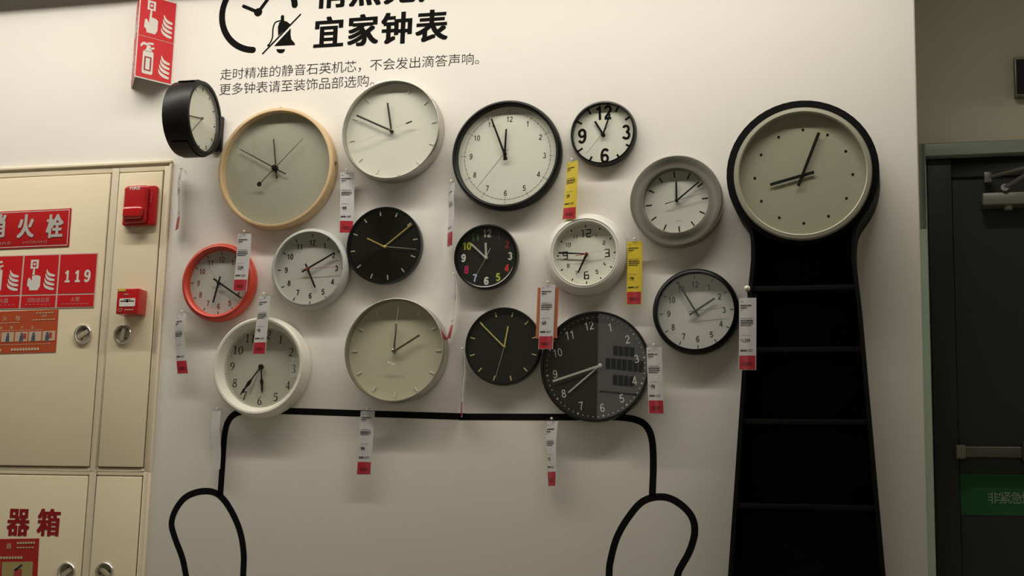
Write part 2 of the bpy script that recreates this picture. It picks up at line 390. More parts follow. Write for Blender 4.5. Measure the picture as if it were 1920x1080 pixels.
def frame(z0, z1, holes, parent, top):
    m = MB()
    m.box(XPR+.003, XR, FY, 0, z0, z1)                       # right stile
    m.box(XDR+.002, XPL-.002, FY, 0, z0, z1)                 # middle stile
    m.box(XL, XDL, FY, 0, z0, z1)
    for a, b in holes: m.box(XDL, XDR+.002, FY, 0, a, b); m.box(XPL-.002, XPR+.003, FY, 0, a, b)
    m.build('frame', cabfm, parent, bevel=.002)
    MB().box(XL+.002, XR-.004, -.001, -.0002, z0+.001, z1-.001).build('groove_back', mat('groove_shade', (.30, .24, .17), .7), parent)
    if top: MB().box(XL-.01, XR+.006, -.016, 0, z1-.004, z1+.008).box(XR-.002, XR+.006, -.013, 0, z0, z1-.004).build('edge_trim', cabfm, parent, bevel=.003)
    else: MB().box(XR-.002, XR+.006, -.013, 0, z0, z1).build('edge_trim', cabfm, parent, bevel=.003)
frame(.914, ZT, [(ZDT+.002, ZT), (.914, ZDB-.003)], up_c, True)
frame(.05, .9138, [(ZLT+.003, .9138), (.05, .10)], lo_c, False)
def leafdoor(name, x0, x1, z0, z1, parent, y=-.0125):
    return MB().box(x0, x1, y, -.002, z0, z1).build(name, cabm, parent, bevel=.0025)
d1 = leafdoor('door', XDL+.003, XDR-.002, ZDB+.001, ZDT-.002, up_c)
d2 = leafdoor('side_door', XPL+.002, XPR-.002, ZDB+.001, ZDT-.002, up_c)
d3 = leafdoor('door', XDL+.003, XDR-.002, .103, ZLT-.001, lo_c)
d4 = leafdoor('side_door', XPL+.002, XPR-.002, .103, ZLT-.001, lo_c)
FY = -.0125
knob(156.5, 627, d1, 30); knob(231, 627, d2, 80); knob(126, 1073, d3, 35); knob(197, 1073, d4, -35)

# plane helper: things printed on a flat sign, given in pixels of the photograph
def px2(x, y, Y): p = at(x, y, Y); return p.x, p.z
def pictograms(mb_w, kind, f, y):
    """white fire pictogram in the unit cell mapped by f(u, v) (v upward)"""
    def poly(pts, dy=0): mb_w.flat([f(*p) for p in pts], y-dy)
    def rib(pts, w, dy=0): mb_w.ribbon([f(*p) for p in pts], [q*abs(f(1, 0)[0]-f(0, 0)[0]) for q in w], y-dy)
    if kind == 'hand':
        for a in ((.20, .26, .66, .89), (.37, .43, .66, .89), (.26, .37, .84, .89), (.26, .37, .66, .70)):
            poly([(a[0], a[2]), (a[1], a[2]), (a[1], a[3]), (a[0], a[3])])
        poly([(.285, .745), (.345, .745), (.345, .805), (.285, .805)])
        poly([(.27, .48), (.34, .48), (.335, .66), (.29, .66)])
        poly([(.15, .40), (.20, .43), (.27, .34), (.27, .50), (.46, .48), (.52, .44), (.52, .20), (.46, .10), (.22, .10), (.20, .18), (.14, .22)])
    if kind == 'bottle':
        poly(rrect(.16, .46, .10, .66, .05))
        poly([(.20, .64), (.42, .64), (.38, .72), (.36, .80), (.26, .80), (.25, .72)])
        rib([(.30, .80), (.16, .82), (.09, .74)], [.06, .06, .05]); rib([(.28, .84), (.44, .86)], [.05, .05])
        rib([(.34, .72), (.47, .76)], [.05, .04])
    if kind in ('hand', 'bottle', 'flame'):
        for k in range(4):
            b = .12+.115*k
            rib([(.62+.02*k, b+.17), (.67+.015*k, b+.08), (.79, b+.025), (.93, b+.0)], [.012, .06, .075, .05])
# projecting two-sided sign at the top
ax = at(258, 64, -.118); bx = at(327, 83, 0)
vs_ = thing('projecting_sign', 'red V-shaped fire alarm and extinguisher sign projecting from the wall above the cabinets', 'sign', (bx.x, 0, at(250, 141, -.12).z))
z0 = vs_.location.z; zm = at(258, 64, -.118).z; z1 = zm+(zm-z0)
A = Vector((ax.x-bx.x, -.118, 0)); B = Vector((0, -.001, 0)); L2 = Vector((2*A.x, -.001, 0))
def vpanel(P, Q, name, zz0, zz1, m, off=0.0, th=.003):
    d = (Q-P).normalized(); n = Vector((-d.y, d.x, 0))
    if n.y > 0: n = -n
    pts = []
    for o_ in (off, off-th):
        for q, z in ((P, zz0), (Q, zz0), (Q, zz1), (P, zz1)): pts.append((q+n*o_)+Vector((0, 0, z)))
    return MB().add(pts, [(0, 1, 2, 3), (7, 6, 5, 4), (0, 4, 5, 1), (1, 5, 6, 2), (2, 6, 7, 3), (3, 7, 4, 0)]).build(name, m, vs_)
pinkw = mat('sign_back_white', (.72, .66, .60), .5)
H1, H2 = zm-z0, z1-z0
for P, Q in ((A, B), (L2, A)):
    vpanel(P, Q, 'sign_board', -.004, H2+.004, pinkw, 0)
    for zz, kind in ((0, 'bottle'), (H1, 'hand')):
        P2, Q2 = P.lerp(Q, .015), P.lerp(Q, .975)
        o = vpanel(P2, Q2, 'red_panel', zz+.0012, zz+H1-.0012, reds, .0012, .001)
        d = (Q2-P2); n = Vector((-d.y, d.x, 0)).normalized()
        if n.y > 0: n = -n
        m = MB(); pictograms(m, kind, lambda u, v: (u, v), 0)
        m.v = [tuple(P2+d*u+n*.0018+Vector((0, 0, zz+H1*v))) for u, _, v in m.v]
        m.build('pictogram', whites, o)
        if kind == 'bottle':
            m = MB(); q_ = [(.21, .25, .18, .52), (.37, .41, .18, .52), (.25, .37, .18, .21), (.25, .37, .49, .52)]
            for a, b, c, e in q_: m.flat([(a, c), (b, c), (b, e), (a, e)], 0)
            m.v = [tuple(P2+d*u+n*.0024+Vector((0, 0, zz+H1*v))) for u, _, v in m.v]
            m.build('bottle_label', mat('dark_red_line', (.30, .02, .02), .5), o)
# red plate with raised hydrant characters
SY = -.0155
def quadmap(tl, tr, bl, br, Y):
    P = [Vector(px2(*p, Y)) for p in (tl, tr, bl, br)]
    W_ = ((P[1]-P[0]).length+(P[3]-P[2]).length)/2; H_ = ((P[0]-P[2]).length+(P[1]-P[3]).length)/2
    ux = ((P[1]-P[0])+(P[3]-P[2])).normalized(); uz = Vector((-ux.y, ux.x)); c = (P[0]+P[1]+P[2]+P[3])/4
    return (lambda u, v: tuple(c+ux*(u-.5)*W_+uz*(v-.5)*H_)), W_, H_, math.atan2(ux.y, ux.x)
f, W_, H_, ra = quadmap((-40, 399), (133, 390), (-43, 469), (130, 462), SY)
hs = thing('hydrant_plate', 'red plate with raised silver hydrant characters on the cabinet door', 'sign')
MB().prism([f(*p) for p in ((0, 0), (1, 0), (1, 1), (0, 1))], SY, FY-.0005).build('plate', redp, hs, bevel=.001)
m = MB()
for p, q in (((.02, .04), (.98, .04)), ((.02, .96), (.98, .96)), ((.02, .04), (.02, .96)), ((.98, .04), (.98, .96))): m.ribbon([f(*p), f(*q)], .0022, SY-.0004)
m.build('border_line', whites, hs)
silv = mat('raised_silver', (.52, .50, .46), .4, .1)
for ch, x in zip('消火栓', (-4, 49, 103)):
    p = px2(x, 424, SY)
    put_text((m := MB()), ch, p[0], p[1], SY-.002, h=.088, w=.068, weight=.035, rot=ra).build('raised_character', silv, hs)
m = MB(); p = px2(7, 456.5, SY); put_text(m, 'FIRE', p[0], p[1], SY-.001, h=.0095, w=.062, weight=.01, rot=ra)
p = px2(66.5, 454, SY); put_text(m, 'HYDRANT', p[0], p[1], SY-.001, h=.0095, w=.10, weight=.01, rot=ra)
m.build('fine_lettering', mat('dull_silver', (.42, .16, .14), .5), hs)
# strip of three pictogram panels
f, W_, H_, ra = quadmap((-71, 483), (181.5, 476), (-77, 579.5), (175, 574), SY)
ss = thing('pictogram_strip', 'red strip sign with fire pictograms and number 119 on the cabinet door', 'sign')
MB().prism([f(*p) for p in ((-.004, -.02), (1.006, -.02), (1.006, 1.02), (-.004, 1.02))], SY+.001, FY-.0005).build('backing', mat('pink_white', (.66, .50, .45), .5), ss)
cells = [(.19, .455), (.468, .722), (.735, 1.0)]
for (u0, u1), kind in zip(cells, ('bottle', 'hand', 'num')):
    o = MB().prism([f(*p) for p in ((u0, .255), (u1, .255), (u1, 1), (u0, 1))], SY, SY+.001).build('red_panel', reds, ss)
    o2 = MB().prism([f(*p) for p in ((u0, .0), (u1, .0), (u1, .225), (u0, .225))], SY, SY+.001).build('caption_panel', reds, ss)
    g = lambda u, v, u0=u0, u1=u1: f(u0+(u1-u0)*u, .255+.745*v)
    m = MB()
    if kind == 'num':
        for k, ch in enumerate('119'): q = f((u0+u1)/2+.003+(k-1)*.074, .58); glyphs(MB(), ch, q[0], q[1], SY-.0006, .042, NUM, .19).build('digit', whites, o)
    else: pictograms(m, kind, g, SY-.0006); m.build('pictogram', whites, o)
    s = {'bottle': '灭火器', 'hand': '消防栓启泵', 'num': '火警'}[kind]
    m = MB(); c = f((u0+u1)/2, .14); put_text(m, s, c[0], c[1], SY-.0006, h=.017, weight=.0, rot=ra)
    for k in range(7 if kind != 'num' else 9):
        c = f(u0+(u1-u0)*(.16+.68*k/(6 if kind != 'num' else 8)), .055); m.flat([(c[0]-.004, c[1]-.001), (c[0]+.0038, c[1]-.001), (c[0]+.0038, c[1]+.001), (c[0]-.004, c[1]+.001)], SY-.0006)
    m.build('caption', mat('pale_pink_print', (.62, .30, .28), .5), o2)
# instruction poster
def poster(name, label, quad, chars, pics, lines):
    f, W_, H_, ra = quadmap(*quad, SY)
    t = thing(name, label, 'poster')
    MB().prism([f(*p) for p in ((0, 0), (1, 0), (1, 1), (0, 1))], SY+.0012, FY-.0004).build('sheet', mat('orange_red_sheet', (.48, .075, .022), .5) if pics else mat('red_sheet', (.42, .02, .015), .5), t)
    m = MB(); yl = mat('pale_yellow_print', (.62, .52, .36), .5)
    for s, u, v, h in chars: c = f(u, v); put_text(m, s, c[0], c[1], SY, h=h, rot=ra)
    for u0, u1, v, th in lines:
        k = int((u1-u0)/.03)+1
        for i in range(k):
            a = u0+(u1-u0)*i/k; m.flat([f(a, v-th), f(a+(u1-u0)/k*.72, v-th), f(a+(u1-u0)/k*.72, v+th), f(a, v+th)], SY)
    m.build('print', yl, t)
    return t, f
t, f = poster('instruction_poster', 'orange instruction poster with small picture row below the pictogram strip', ((-76, 586), (109, 581), (-80, 666), (104.5, 659)),
    [(c, .33+i*.135, .83, .018) for i, c in enumerate('消火栓')]+[(c, .12+i*.105, .60, .011) for i, c in enumerate('消火栓使用方法')]+[('119', .86, .86, .010)], True,
    [(.38, .62, .72, .008), (.12, .86, .535, .006), (.75, .98, .77, .01), (.78, .96, .93, .012), (.2, .95, .20, .006), (.15, .46, .075, .03), (.55, .84, .085, .03)])
rnd = random.Random(3)
for i in range(7):
    u = .03+i*.138
    o = MB().prism([f(u, .27), f(u+.125, .27), f(u+.125, .50), f(u, .50)], SY, SY+.001).build('picture', mat('picture_ground', (.55, .42, .28), .6), t)
    m = MB(); x = u+.045+rnd.random()*.03
    m.flat([f(x-.02, .28), f(x+.02, .28), f(x+.018, .42), f(x-.012, .42)], SY-.0004); m.flat([f(x-.008, .43), f(x+.014, .43), f(x+.014, .475), f(x-.008, .475)], SY-.0004)
    m.build('figure', mat('picture_blue', (.06, .08, .13), .6), o)
    if i % 2 == 0: MB().flat([f(x+.02, .33), f(x+.05, .33), f(x+.05, .46), f(x+.02, .46)], SY-.0005).build('figure_red', mat('picture_red', (.42, .05, .04), .6), o)
m = MB()
for ch, x in zip('灭火器箱', (-80, -23, 34.4, 91.3)):
    p = px2(x, 979.5, FY-.001); put_text(m, ch, p[0], p[1], FY-.001, h=.094, w=.088, weight=.035)
tag(m.build('cabinet_lettering', mat('dark_red_print', (.30, .006, .010), .5)), 'large dark red extinguisher box characters across the lower cabinet door', 'lettering')
t, f = poster('extinguisher_poster', 'red poster with extinguisher pictures on the lower cabinet door', ((-110, 1012), (75, 1010), (-115, 1110), (66, 1108)),
    [('灭', .30, .86, .018), ('火', .52, .86, .018), ('器', .70, .86, .018)], False, [(.78, .97, .92, .02), (.78, .96, .83, .012), (.5, .85, .64, .025)])
for u0, u1 in ((.04, .32), (.34, .62), (.64, .95)):
    o = MB().prism([f(u0, .06), f(u1, .06), f(u1, .56), f(u0, .56)], SY, SY+.001).build('picture', mat('picture_olive', (.40, .33, .13), .6), t)
    uc = (u0+u1)/2
    MB().flat([f(uc-.03, .12), f(uc+.05, .12), f(uc+.05, .42), f(uc-.03, .42)], SY-.0004).build('figure_red', MATS['picture_red'], o)
    MB().ribbon([f(uc-.02, .40), f(uc+.05, .5)], .008, SY-.0004).build('figure', mat('picture_dark', (.03, .03, .03), .6), o)
# alarm sounder
X0, X1 = at(233, 385, FY-.01).x, at(294, 385, FY-.01).x; Z0, Z1 = at(262, 423.5, FY-.01).z, at(262, 349.5, FY-.01).z
sa = thing('fire_alarm_sounder', 'red alarm sounder with strobe lens high on the narrow cabinet door', 'fire alarm', ((X0+X1)/2, FY-.0006, (Z0+Z1)/2))
w, h = (X1-X0)/2, (Z1-Z0)/2
MB().prism(rrect(-w, w, -h, h, .01), -.016, 0).build('base_plate', redp, sa, bevel=.003)
bd = MB().prism(rrect(-w+.012, w-.026, -h+.006, h-.002, .012), -.036, -.016).build('raised_body', redp, sa, bevel=.008)
MB().prism(rrect(-w+.016, w-.032, -h+.018, -h+.062, .014), -.052, -.034).build('strobe_lens', mat('red_lens', (.55, .012, .014), .1, coat=1), sa, bevel=.010)
m = MB(); put_text(m, 'FIRE', -.010, h-.0135, -.0366, h=.0105, w=.040, weight=.05); m.build('lettering', whites, bd)
m = MB()
for k in range(4): m.flat(rrect(w-.021, w-.018, h-.030-.010*k, h-.025-.010*k, .001, 2), -.0166)
m.build('side_lettering', mat('pink_print', (.6, .35, .33), .5), sa)
# manual call point
X0, X1 = at(217.5, 562, FY-.06).x, at(258.5, 562, FY-.06).x; Z0, Z1 = at(238, 588, FY-.06).z, at(238, 540.5, FY-.06).z
cp = thing('call_point', 'red break-glass call point box above the round lock on the narrow cabinet door', 'fire alarm', ((X0+X1)/2, FY, (Z0+Z1)/2))
w, h = (X1-X0)/2, (Z1-Z0)/2
MB().box(-w, w, -.056, 0, -h, h).build('body', redp, cp, bevel=.003)
win = MB().prism(rrect(-w*.72, w*.72, -h*.42, h*.22, .003), -.0572, -.0555).build('window_panel', whites, cp)
m = MB().ribbon([(-w*.62, h*.0), (w*.62, h*.0)], .0035, -.0576).disc(.0045, -.0577, 0, 0)
m.add(*[[(-w*.3, -.0577, h*.11), (w*.3, -.0577, h*.11), (w*.3, -.0577, h*.15), (-w*.3, -.0577, h*.15)], [(0, 1, 2, 3)]]).build('arrow_mark', ink, win)
MB().flat([(-w*.9, h*.78), (-w*.22, h*.78), (-w*.22, h*.98), (-w*.9, h*.98)], -.0572).build('yellow_sticker', mat('yellow_sticker', (.62, .48, .05), .5), cp)
m = MB().ribbon([(-w*.62+.007*math.cos(R(a)), -h*.68+.005*math.sin(R(a))) for a in range(0, 361, 30)], .0016, -.0571)
for k in range(5): m.flat([(-w*.2+k*.007, -h*.73), (-w*.2+k*.007+.005, -h*.73), (-w*.2+k*.007+.005, -h*.64), (-w*.2+k*.007, -h*.64)], -.0571)
m.flat([(-w*.35, h*.5), (w*.05, h*.5), (w*.05, h*.58), (-w*.35, h*.58)], -.0571).build('print', mat('pink_print', (0, 0, 0)), cp)

# ---------------------------------------------------------------- lettering and drawing on the wall
def wall_text(name, label, s, l, r, h, weight, m, n_=None):
    a, b = Vector(px2(*l, 0)), Vector(px2(*r, 0)); d = (b-a); ang = math.atan2(d.y, d.x)
    c = (a+b)/2+Vector((-math.sin(ang), math.cos(ang)))*h/2
    t = thing(name, label, 'lettering', (c.x, 0, c.y), (0, -ang, 0))
    textverts(s); X0, X1, Y0, Y1 = _tx[s]; kx, kz = d.length/(X1-X0), h/(Y1-Y0)
    for i, ch in enumerate(s):               # each character a part of its line
        textverts(s[:i+1]); textverts(ch); right = _tx[s[:i+1]][1]; x0, x1, y0, y1 = _tx[ch]
        w_ = (x1-x0)*kx; h_ = (y1-y0)*kz; g = 2*weight*h if weight > .015 else 0
        mb = MB(); put_text(mb, ch, (right-(x1-x0)/2-(X0+X1)/2)*kx, ((y0+y1)/2-(Y0+Y1)/2)*kz, -.0006, h=h_, w=w_, weight=weight*h/h_ if weight > .015 else weight)
        mb.build('character', m, t)
    return t
wall_text('headline_lettering', 'bold black headline characters, upper line, above the clocks', '悄然无声', (589, 18.5), (845, 2), .118, .034, ink)
wall_text('headline_lettering', 'bold black headline naming the shop clocks, lower line over small text', '宜家钟表', (587, 93), (839, 77.5), .118, .034, ink)
wall_text('small_lettering', 'long thin grey text line under the bold headline', '走时精准的静音石英机芯，不会发出滴答声响。', (412.5, 151), (898, 121), .042, -.006, inkg)
wall_text('small_lettering', 'short thin grey text line ending above the silver clock', '更多钟表请至装饰品部选购。', (411, 179), (701, 162), .042, -.006, inkg)
def z4(x, y): return px2(390+x/3.556, y/3.556, 0)
ic = thing('clock_icon', 'black icon of a clock with a crossed-out bell on the wall', 'icon')
cx_, cz_ = z4(335, 82); k4 = (z4(575, 82)[0]-z4(95, 82)[0])/480; r_ = 241*k4
MB().ribbon([(cx_+r_*math.cos(R(a)), cz_+r_*math.sin(R(a))) for a in range(7, 269, 6)], 40*k4, -.0006, caps=True).build('ring', ink, ic)
MB().ribbon([z4(335, 82), z4(238, 42)], 22*k4, -.0006, caps=True).build('hand', ink, ic)
MB().ribbon([z4(335, 82), z4(425, -40)], 22*k4, -.0007, caps=True).build('hand', ink, ic)
MB().disc(27*k4, -.0008, cx_, cz_).build('hub', ink, ic)
bell = MB().flat([z4(*p) for p in ((552, 188), (551, 235), (556, 262), (580, 290), (580, 301), (440, 308))], -.0006)
bell.flat([z4(*p) for p in ((468, 240), (466, 180), (476, 150), (497, 137), (525, 143), (547, 160), (548, 166))], -.0006)
bell.ribbon([z4(497, 112), z4(497, 140)], 22*k4, -.0006, caps=True)
bell.ribbon([z4(*p) for p in ((490, 137), (450, 150), (434, 190), (430, 250), (412, 290), (396, 304))], 9*k4, -.0006)
bell.ribbon([z4(396, 305), z4(412, 305)], 10*k4, -.0007)
bell.flat([z4(485+29*math.cos(R(a)), 328+28*math.sin(R(a))) for a in range(0, 181, 15)], -.0006)
bell.build('bell', ink, ic)
MB().ribbon([z4(365, 358), z4(617, 97)], 10*k4, -.0007, caps=True).build('slash', ink, ic)
dr = thing('line_drawing', 'black line drawing of a tabletop with looped legs on the wall below the clocks', 'wall drawing')
lw = .0212
def stroke(name, pts): MB().ribbon([px2(x, y, 0) for x, y in pts], lw, -.0005).build(name, ink, dr)
stroke('top_line', [(413, 930), (416.8, 877), (421, 817), (429, 788), (446, 774), (476, 770), (536, 770.6), (700, 776), (864, 781), (869.5, 781.5), (1039, 782), (1140, 782), (1165, 782.6), (1192, 787), (1211, 798), (1222, 822), (1225, 866), (1223, 931)])
stroke('loop', [(365, 1170), (357, 1120), (349, 1080), (342, 1046), (328, 1008), (321.7, 980.6), (331, 953), (350, 931), (380, 921), (407.6, 926), (429.4, 950.5), (448.6, 991.5), (456.8, 1035), (456, 1080), (452, 1170)])
stroke('loop', [(1140, 1170), (1142, 1080), (1144.6, 1051.6), (1156.6, 1008), (1178.5, 969.6), (1206, 939.6), (1241.4, 931.4), (1271.4, 942.3), (1296, 967), (1302.6, 997), (1293.3, 1032.5), (1277, 1062.6), (1270, 1080), (1245, 1170)])

# ---------------------------------------------------------------- clocks
class Clock:
    """round clock lying against the wall; local x right, z up, -y to the viewer"""
    def __init__(s, name, label, cx, cy, xl, xr, d, roll=0, dial_y=None, group='wall clocks on display', Y=0):
        p = at(cx, cy, Y-d); s.d = d; s.roll = R(roll); s.Y = Y
        s.R = (at(xr, cy, Y-d).x-at(xl, cy, Y-d).x)/2
        s.o = thing(name, label, 'clock', (p.x, Y, p.z), (0, s.roll, 0), group)
        s.p = p; s.dy = dial_y if dial_y is not None else -d+.03
    def loc(s, x, y, yl):
        q = at(x, y, s.Y+yl); dx, dz = q.x-s.p.x, q.z-s.p.z
        c, n = math.cos(s.roll), math.sin(s.roll)
        return dx*c-dz*n, dx*n+dz*c
    def case(s, prof, m, name='case'): return MB().lathe(prof, 96).build(name, m, s.o, smooth=True)
    def dial(s, r, m): s.r = r; s.dl = MB().disc(r, s.dy, 0, 0, 72).build('dial', m, s.o); return s.dl
    def glass(s, r, y=None, dome=0, m=None):
        y = -s.d+.003 if y is None else y
        if dome:
            mb = MB().lathe([(r*k/10 if k else .0002, y-dome*(1-(k/10)**2)) for k in range(10, -1, -1)], 64)
        else: mb = MB().disc(r, y, 0, 0, 72)
        return mb.build('glass', m or clear, s.o, smooth=bool(dome))
    def hand(s, name, tip, tail, w0, w1, m, yl, th=.0008):
        """tapered bar from tail to tip, both pixels of the photograph"""
        if not name.startswith('second'): w0 *= 1.35; w1 *= 1.35
        a, b = Vector(s.loc(*tail, yl)), Vector(s.loc(*tip, yl)); d = (b-a).normalized(); n = Vector((-d.y, d.x))
        return MB().prism([tuple(a-n*w0/2), tuple(b-n*w1/2), tuple(b+n*w1/2), tuple(a+n*w0/2)], yl, yl+th).build(name, m, s.o)
    def hub(s, r, m, yl):
        x, z = s.c; mb = MB().lathe([(r, s.dy), (r, yl), (r*.7, yl-.001), (.0003, yl-.001)], 24)
        mb.v = [(a+x, b, c+z) for a, b, c in mb.v]; mb.build('hand_hub', m, s.o, smooth=True)
    def centre(s, x, y): s.c = s.loc(x, y, s.dy+(-.008))
    def numerals(s, r, h, m, weight=0., font=None, only=range(1, 13), hs=None, mats=None, y=None, bold=.13, sx=1.0):
        for n in only:
            a = R(90-30*n); x, z = r*math.cos(a), r*math.sin(a); hh = (hs or {}).get(n, h)
            mb = MB(); yy = s.dy-.0005 if y is None else y
            font = font or SANS
            if font: glyphs(mb, str(n), x, z, yy, hh, font, bold)
            else: put_text(mb, str(n), x, z, yy, h=hh, weight=weight, sx=sx)
            mb.build('numeral', (mats or {}).get(n, m), s.o)
    def markers(s, r0, r1, w, m, only=range(12), y=None, name='hour_marker', th=0):
        yy = s.dy-.0005 if y is None else y
        for n in only:
            a = R(90-30*n); c, q = math.cos(a), math.sin(a)
            P = [(r0*c+q*w/2, r0*q-c*w/2), (r1*c+q*w/2, r1*q-c*w/2), (r1*c-q*w/2, r1*q+c*w/2), (r0*c-q*w/2, r0*q+c*w/2)]
            (MB().prism(P, yy-th, yy) if th else MB().flat(P, yy)).build(name, m, s.o)
    def ticks(s, r0, r1, w, m, skip=True, ring=None):
        mb = MB(); y = s.dy-.0004
        for n in range(60):
            if skip and n % 5 == 0: continue
            a = R(6*n); c, q = math.cos(a), math.sin(a)
            mb.flat([(r0*c+q*w/2, r0*q-c*w/2), (r1*c+q*w/2, r1*q-c*w/2), (r1*c-q*w/2, r1*q+c*w/2), (r0*c-q*w/2, r0*q+c*w/2)], y)
        if ring: mb.ribbon([(ring*math.cos(R(6*k)), ring*math.sin(R(6*k))) for k in range(61)], .0007, y)
        mb.build('minute_track', m, s.o)
    def dots(s, r, rad, m, only=range(12), name='hour_dot'):
        for n in only:
            a = R(90-30*n); MB().disc(rad, s.dy-.0006, r*math.cos(a), r*math.sin(a), 14).build(name, m, s.o)
def ZZ(ox, oy, k): return lambda x, y: (ox+x/k, oy+y/k)
za, zb, zc = ZZ(280, 130, 3.483), ZZ(620, 140, 3.6), ZZ(1020, 160, 3.374)
zd, ze, zf = ZZ(1340, 160, 3.375), ZZ(320, 420, 5.4), ZZ(620, 370, 4.5)
zg, zh, zi = ZZ(980, 370, 4.319), ZZ(310, 560, 3.0), ZZ(620, 540, 3.0)
zj, zk = ZZ(840, 550, 2.919), ZZ(1180, 480, 3.375)
def ringcase(R_, d, lip, dy, rnd=.003):
    return [(R_-.006, 0), (R_, -.004), (R_, -d+rnd), (R_-rnd*.4, -d+rnd*.3), (R_-rnd, -d), (R_-lip, -d), (R_-lip-.001, -d+.002), (R_-lip-.002, dy)]

# wooden rim clock, grey face
c = Clock('wall_clock', 'large pale wood rimmed clock with plain grey face and long thin hands', *za(818, 638), za(447, 0)[0], za(1193, 0)[0], .052, -2, -.022)
wd = wood('birch', (.62, .43, .23), (.70, .52, .30))
c.case(ringcase(c.R, c.d, .011, c.dy, .004), wd); c.dial(c.R-.011, dialg); c.glass(c.R-.011); c.centre(*za(820, 645))
c.dots(c.R*.845, .0016, mat('silver_dot', (.7, .7, .66), .2, .6))
c.hand('hour_hand', za(811, 455), za(832, 715), .0032, .0026, inkg, -.030); c.hand('minute_hand', za(590, 520), za(890, 684), .003, .002, inkg, -.034)
h = c.hand('second_hand', za(1003, 452), za(718, 750), .0026, .0014, handb, -.038)
x, z = c.loc(*za(718, 750), -.039); MB().disc(.0085, -.0393, x, z, 24).build('counterweight', handb, h); c.hub(.0095, handb, -.039)
for a in (88, 1):
    x, z = (c.R+.001)*math.cos(R(a)), (c.R+.001)*math.sin(R(a))
    mb = MB().lathe([(.0004, -.004), (.006, -.003), (.007, 0), (.006, .003), (.0004, .004)], 16)
    mb.v = [(p+x, q-.03, w_+z) for p, q, w_ in mb.v]; mb.build('rim_stud', mat('stud_brown', (.22, .12, .07), .5), c.o, smooth=True)

# silver clock, plain white face
def silver(label, cx, cy, xl, xr, roll, dm_, cm):
    c = Clock('wall_clock', label, cx, cy, xl, xr, .062, roll, -.032)
    c.case(ringcase(c.R, c.d, .0035, c.dy, .0015), cm); c.dial(c.R-.0035, dm_); c.glass(c.R-.0035, -c.d+.002)
    c.markers(c.R*.80, c.R*.895, .0042, mat('white_marker', (.82, .81, .75), .35), th=.002)
    return c
c = silver('deep silver clock with plain white face and dark hands under the small text', *zb(401, 367), zb(73, 0)[0], zb(728, 0)[0], -10, dialw, brushed('case_steel', (.55, .53, .48), .34))
c.centre(*zb(410, 383)); g_ = mat('dark_grey_hand', (.045, .042, .036), .4)
c.hand('hour_hand', zb(383, 190), zb(412, 395), .0048, .0048, g_, -.042); c.hand('minute_hand', zb(175, 275), zb(424, 385), .0048, .0048, g_, -.046)
sh = c.hand('second_hand', zb(150, 470), zb(508, 331), .0016, .001, mat('white_hand', (.66, .65, .58), .4), -.050); c.hub(.005, g_, -.050)
o_ = c.hand('second_hand_tail', zb(548, 314), zb(508, 331), .0052, .0052, g_, -.050)

# classic black rim clock
c = Clock('wall_clock', 'large black rimmed clock with white face, plain black numerals and minute ring', *zb(1178, 534), zb(808, 0)[0], zb(1547, 0)[0], .046, 1.7, -.018)
bk = lambda R_, d, dy, lip: [(R_-.01, 0), (R_-.002, -.006), (R_, -.018), (R_-.002, -d+.008), (R_-.006, -d+.001), (R_-.010, -d), (R_-lip+.003, -d+.002), (R_-lip, -d+.005), (R_-lip-.001, dy)]
c.case(bk(c.R, c.d, c.dy, .0165), blackp); c.dial(c.R-.0165, dialw); c.glass(c.R-.0165, -c.d+.007); c.centre(*zb(1175, 530))
c.ticks(c.R*.775, c.R*.80, .0009, inkg, True, c.R*.79); c.markers(c.R*.755, c.R*.815, .0011, inkg)
c.numerals(c.R*.675, .0185, mat('number_black', (.02, .02, .018), .7, 0, .1), bold=.12)
mb = MB()
for n in range(1, 13): put_text(mb, str(n*5), c.R*.845*math.cos(R(90-30*n)), c.R*.845*math.sin(R(90-30*n)), c.dy-.0005, h=.0042)
mb.build('minute_numerals', greyi, c.o)
c.hand('minute_hand', zb(1085, 298), zb(1188, 575), .0052, .0040, handb, -.030); c.hand('hour_hand', zb(1185, 366), zb(1172, 578), .0056, .0042, handb, -.027)
c.hand('second_hand', zb(988, 762), zb(1195, 503), .0016, .0008, inkg, -.033); c.hub(.005, handb, -.033)

# small black clock with four giant numerals
c = Clock('wall_clock', 'small black clock with white face and four giant black numerals', *zc(370, 297), zc(158, 0)[0], zc(580, 0)[0], .036, -2.5, -.014)
c.case(bk(c.R, c.d, c.dy, .0095), mat('black_gloss', (.005, .005, .005), .22, 0, .35)); c.dial(c.R-.0095, dialw); c.glass(c.R-.0095, -c.d+.005); c.centre(*zc(372, 308))
c.numerals(c.R*.66, .048, ink, only=(3, 6, 9, 12), hs={12: .046}, bold=.17); c.markers(c.R*.75, c.R*.90, .0062, ink, only=(1, 2, 4, 5, 7, 8, 10, 11))
c.hand('hour_hand', zc(322, 228), zc(382, 325), .0052, .0052, handb, -.021); c.hand('minute_hand', zc(418, 180), zc(368, 325), .0042, .0042, handb, -.024)
c.hand('second_hand', zc(268, 432), zc(410, 252), .0012, .0008, inkg, -.027); c.hub(.0065, handb, -.027)

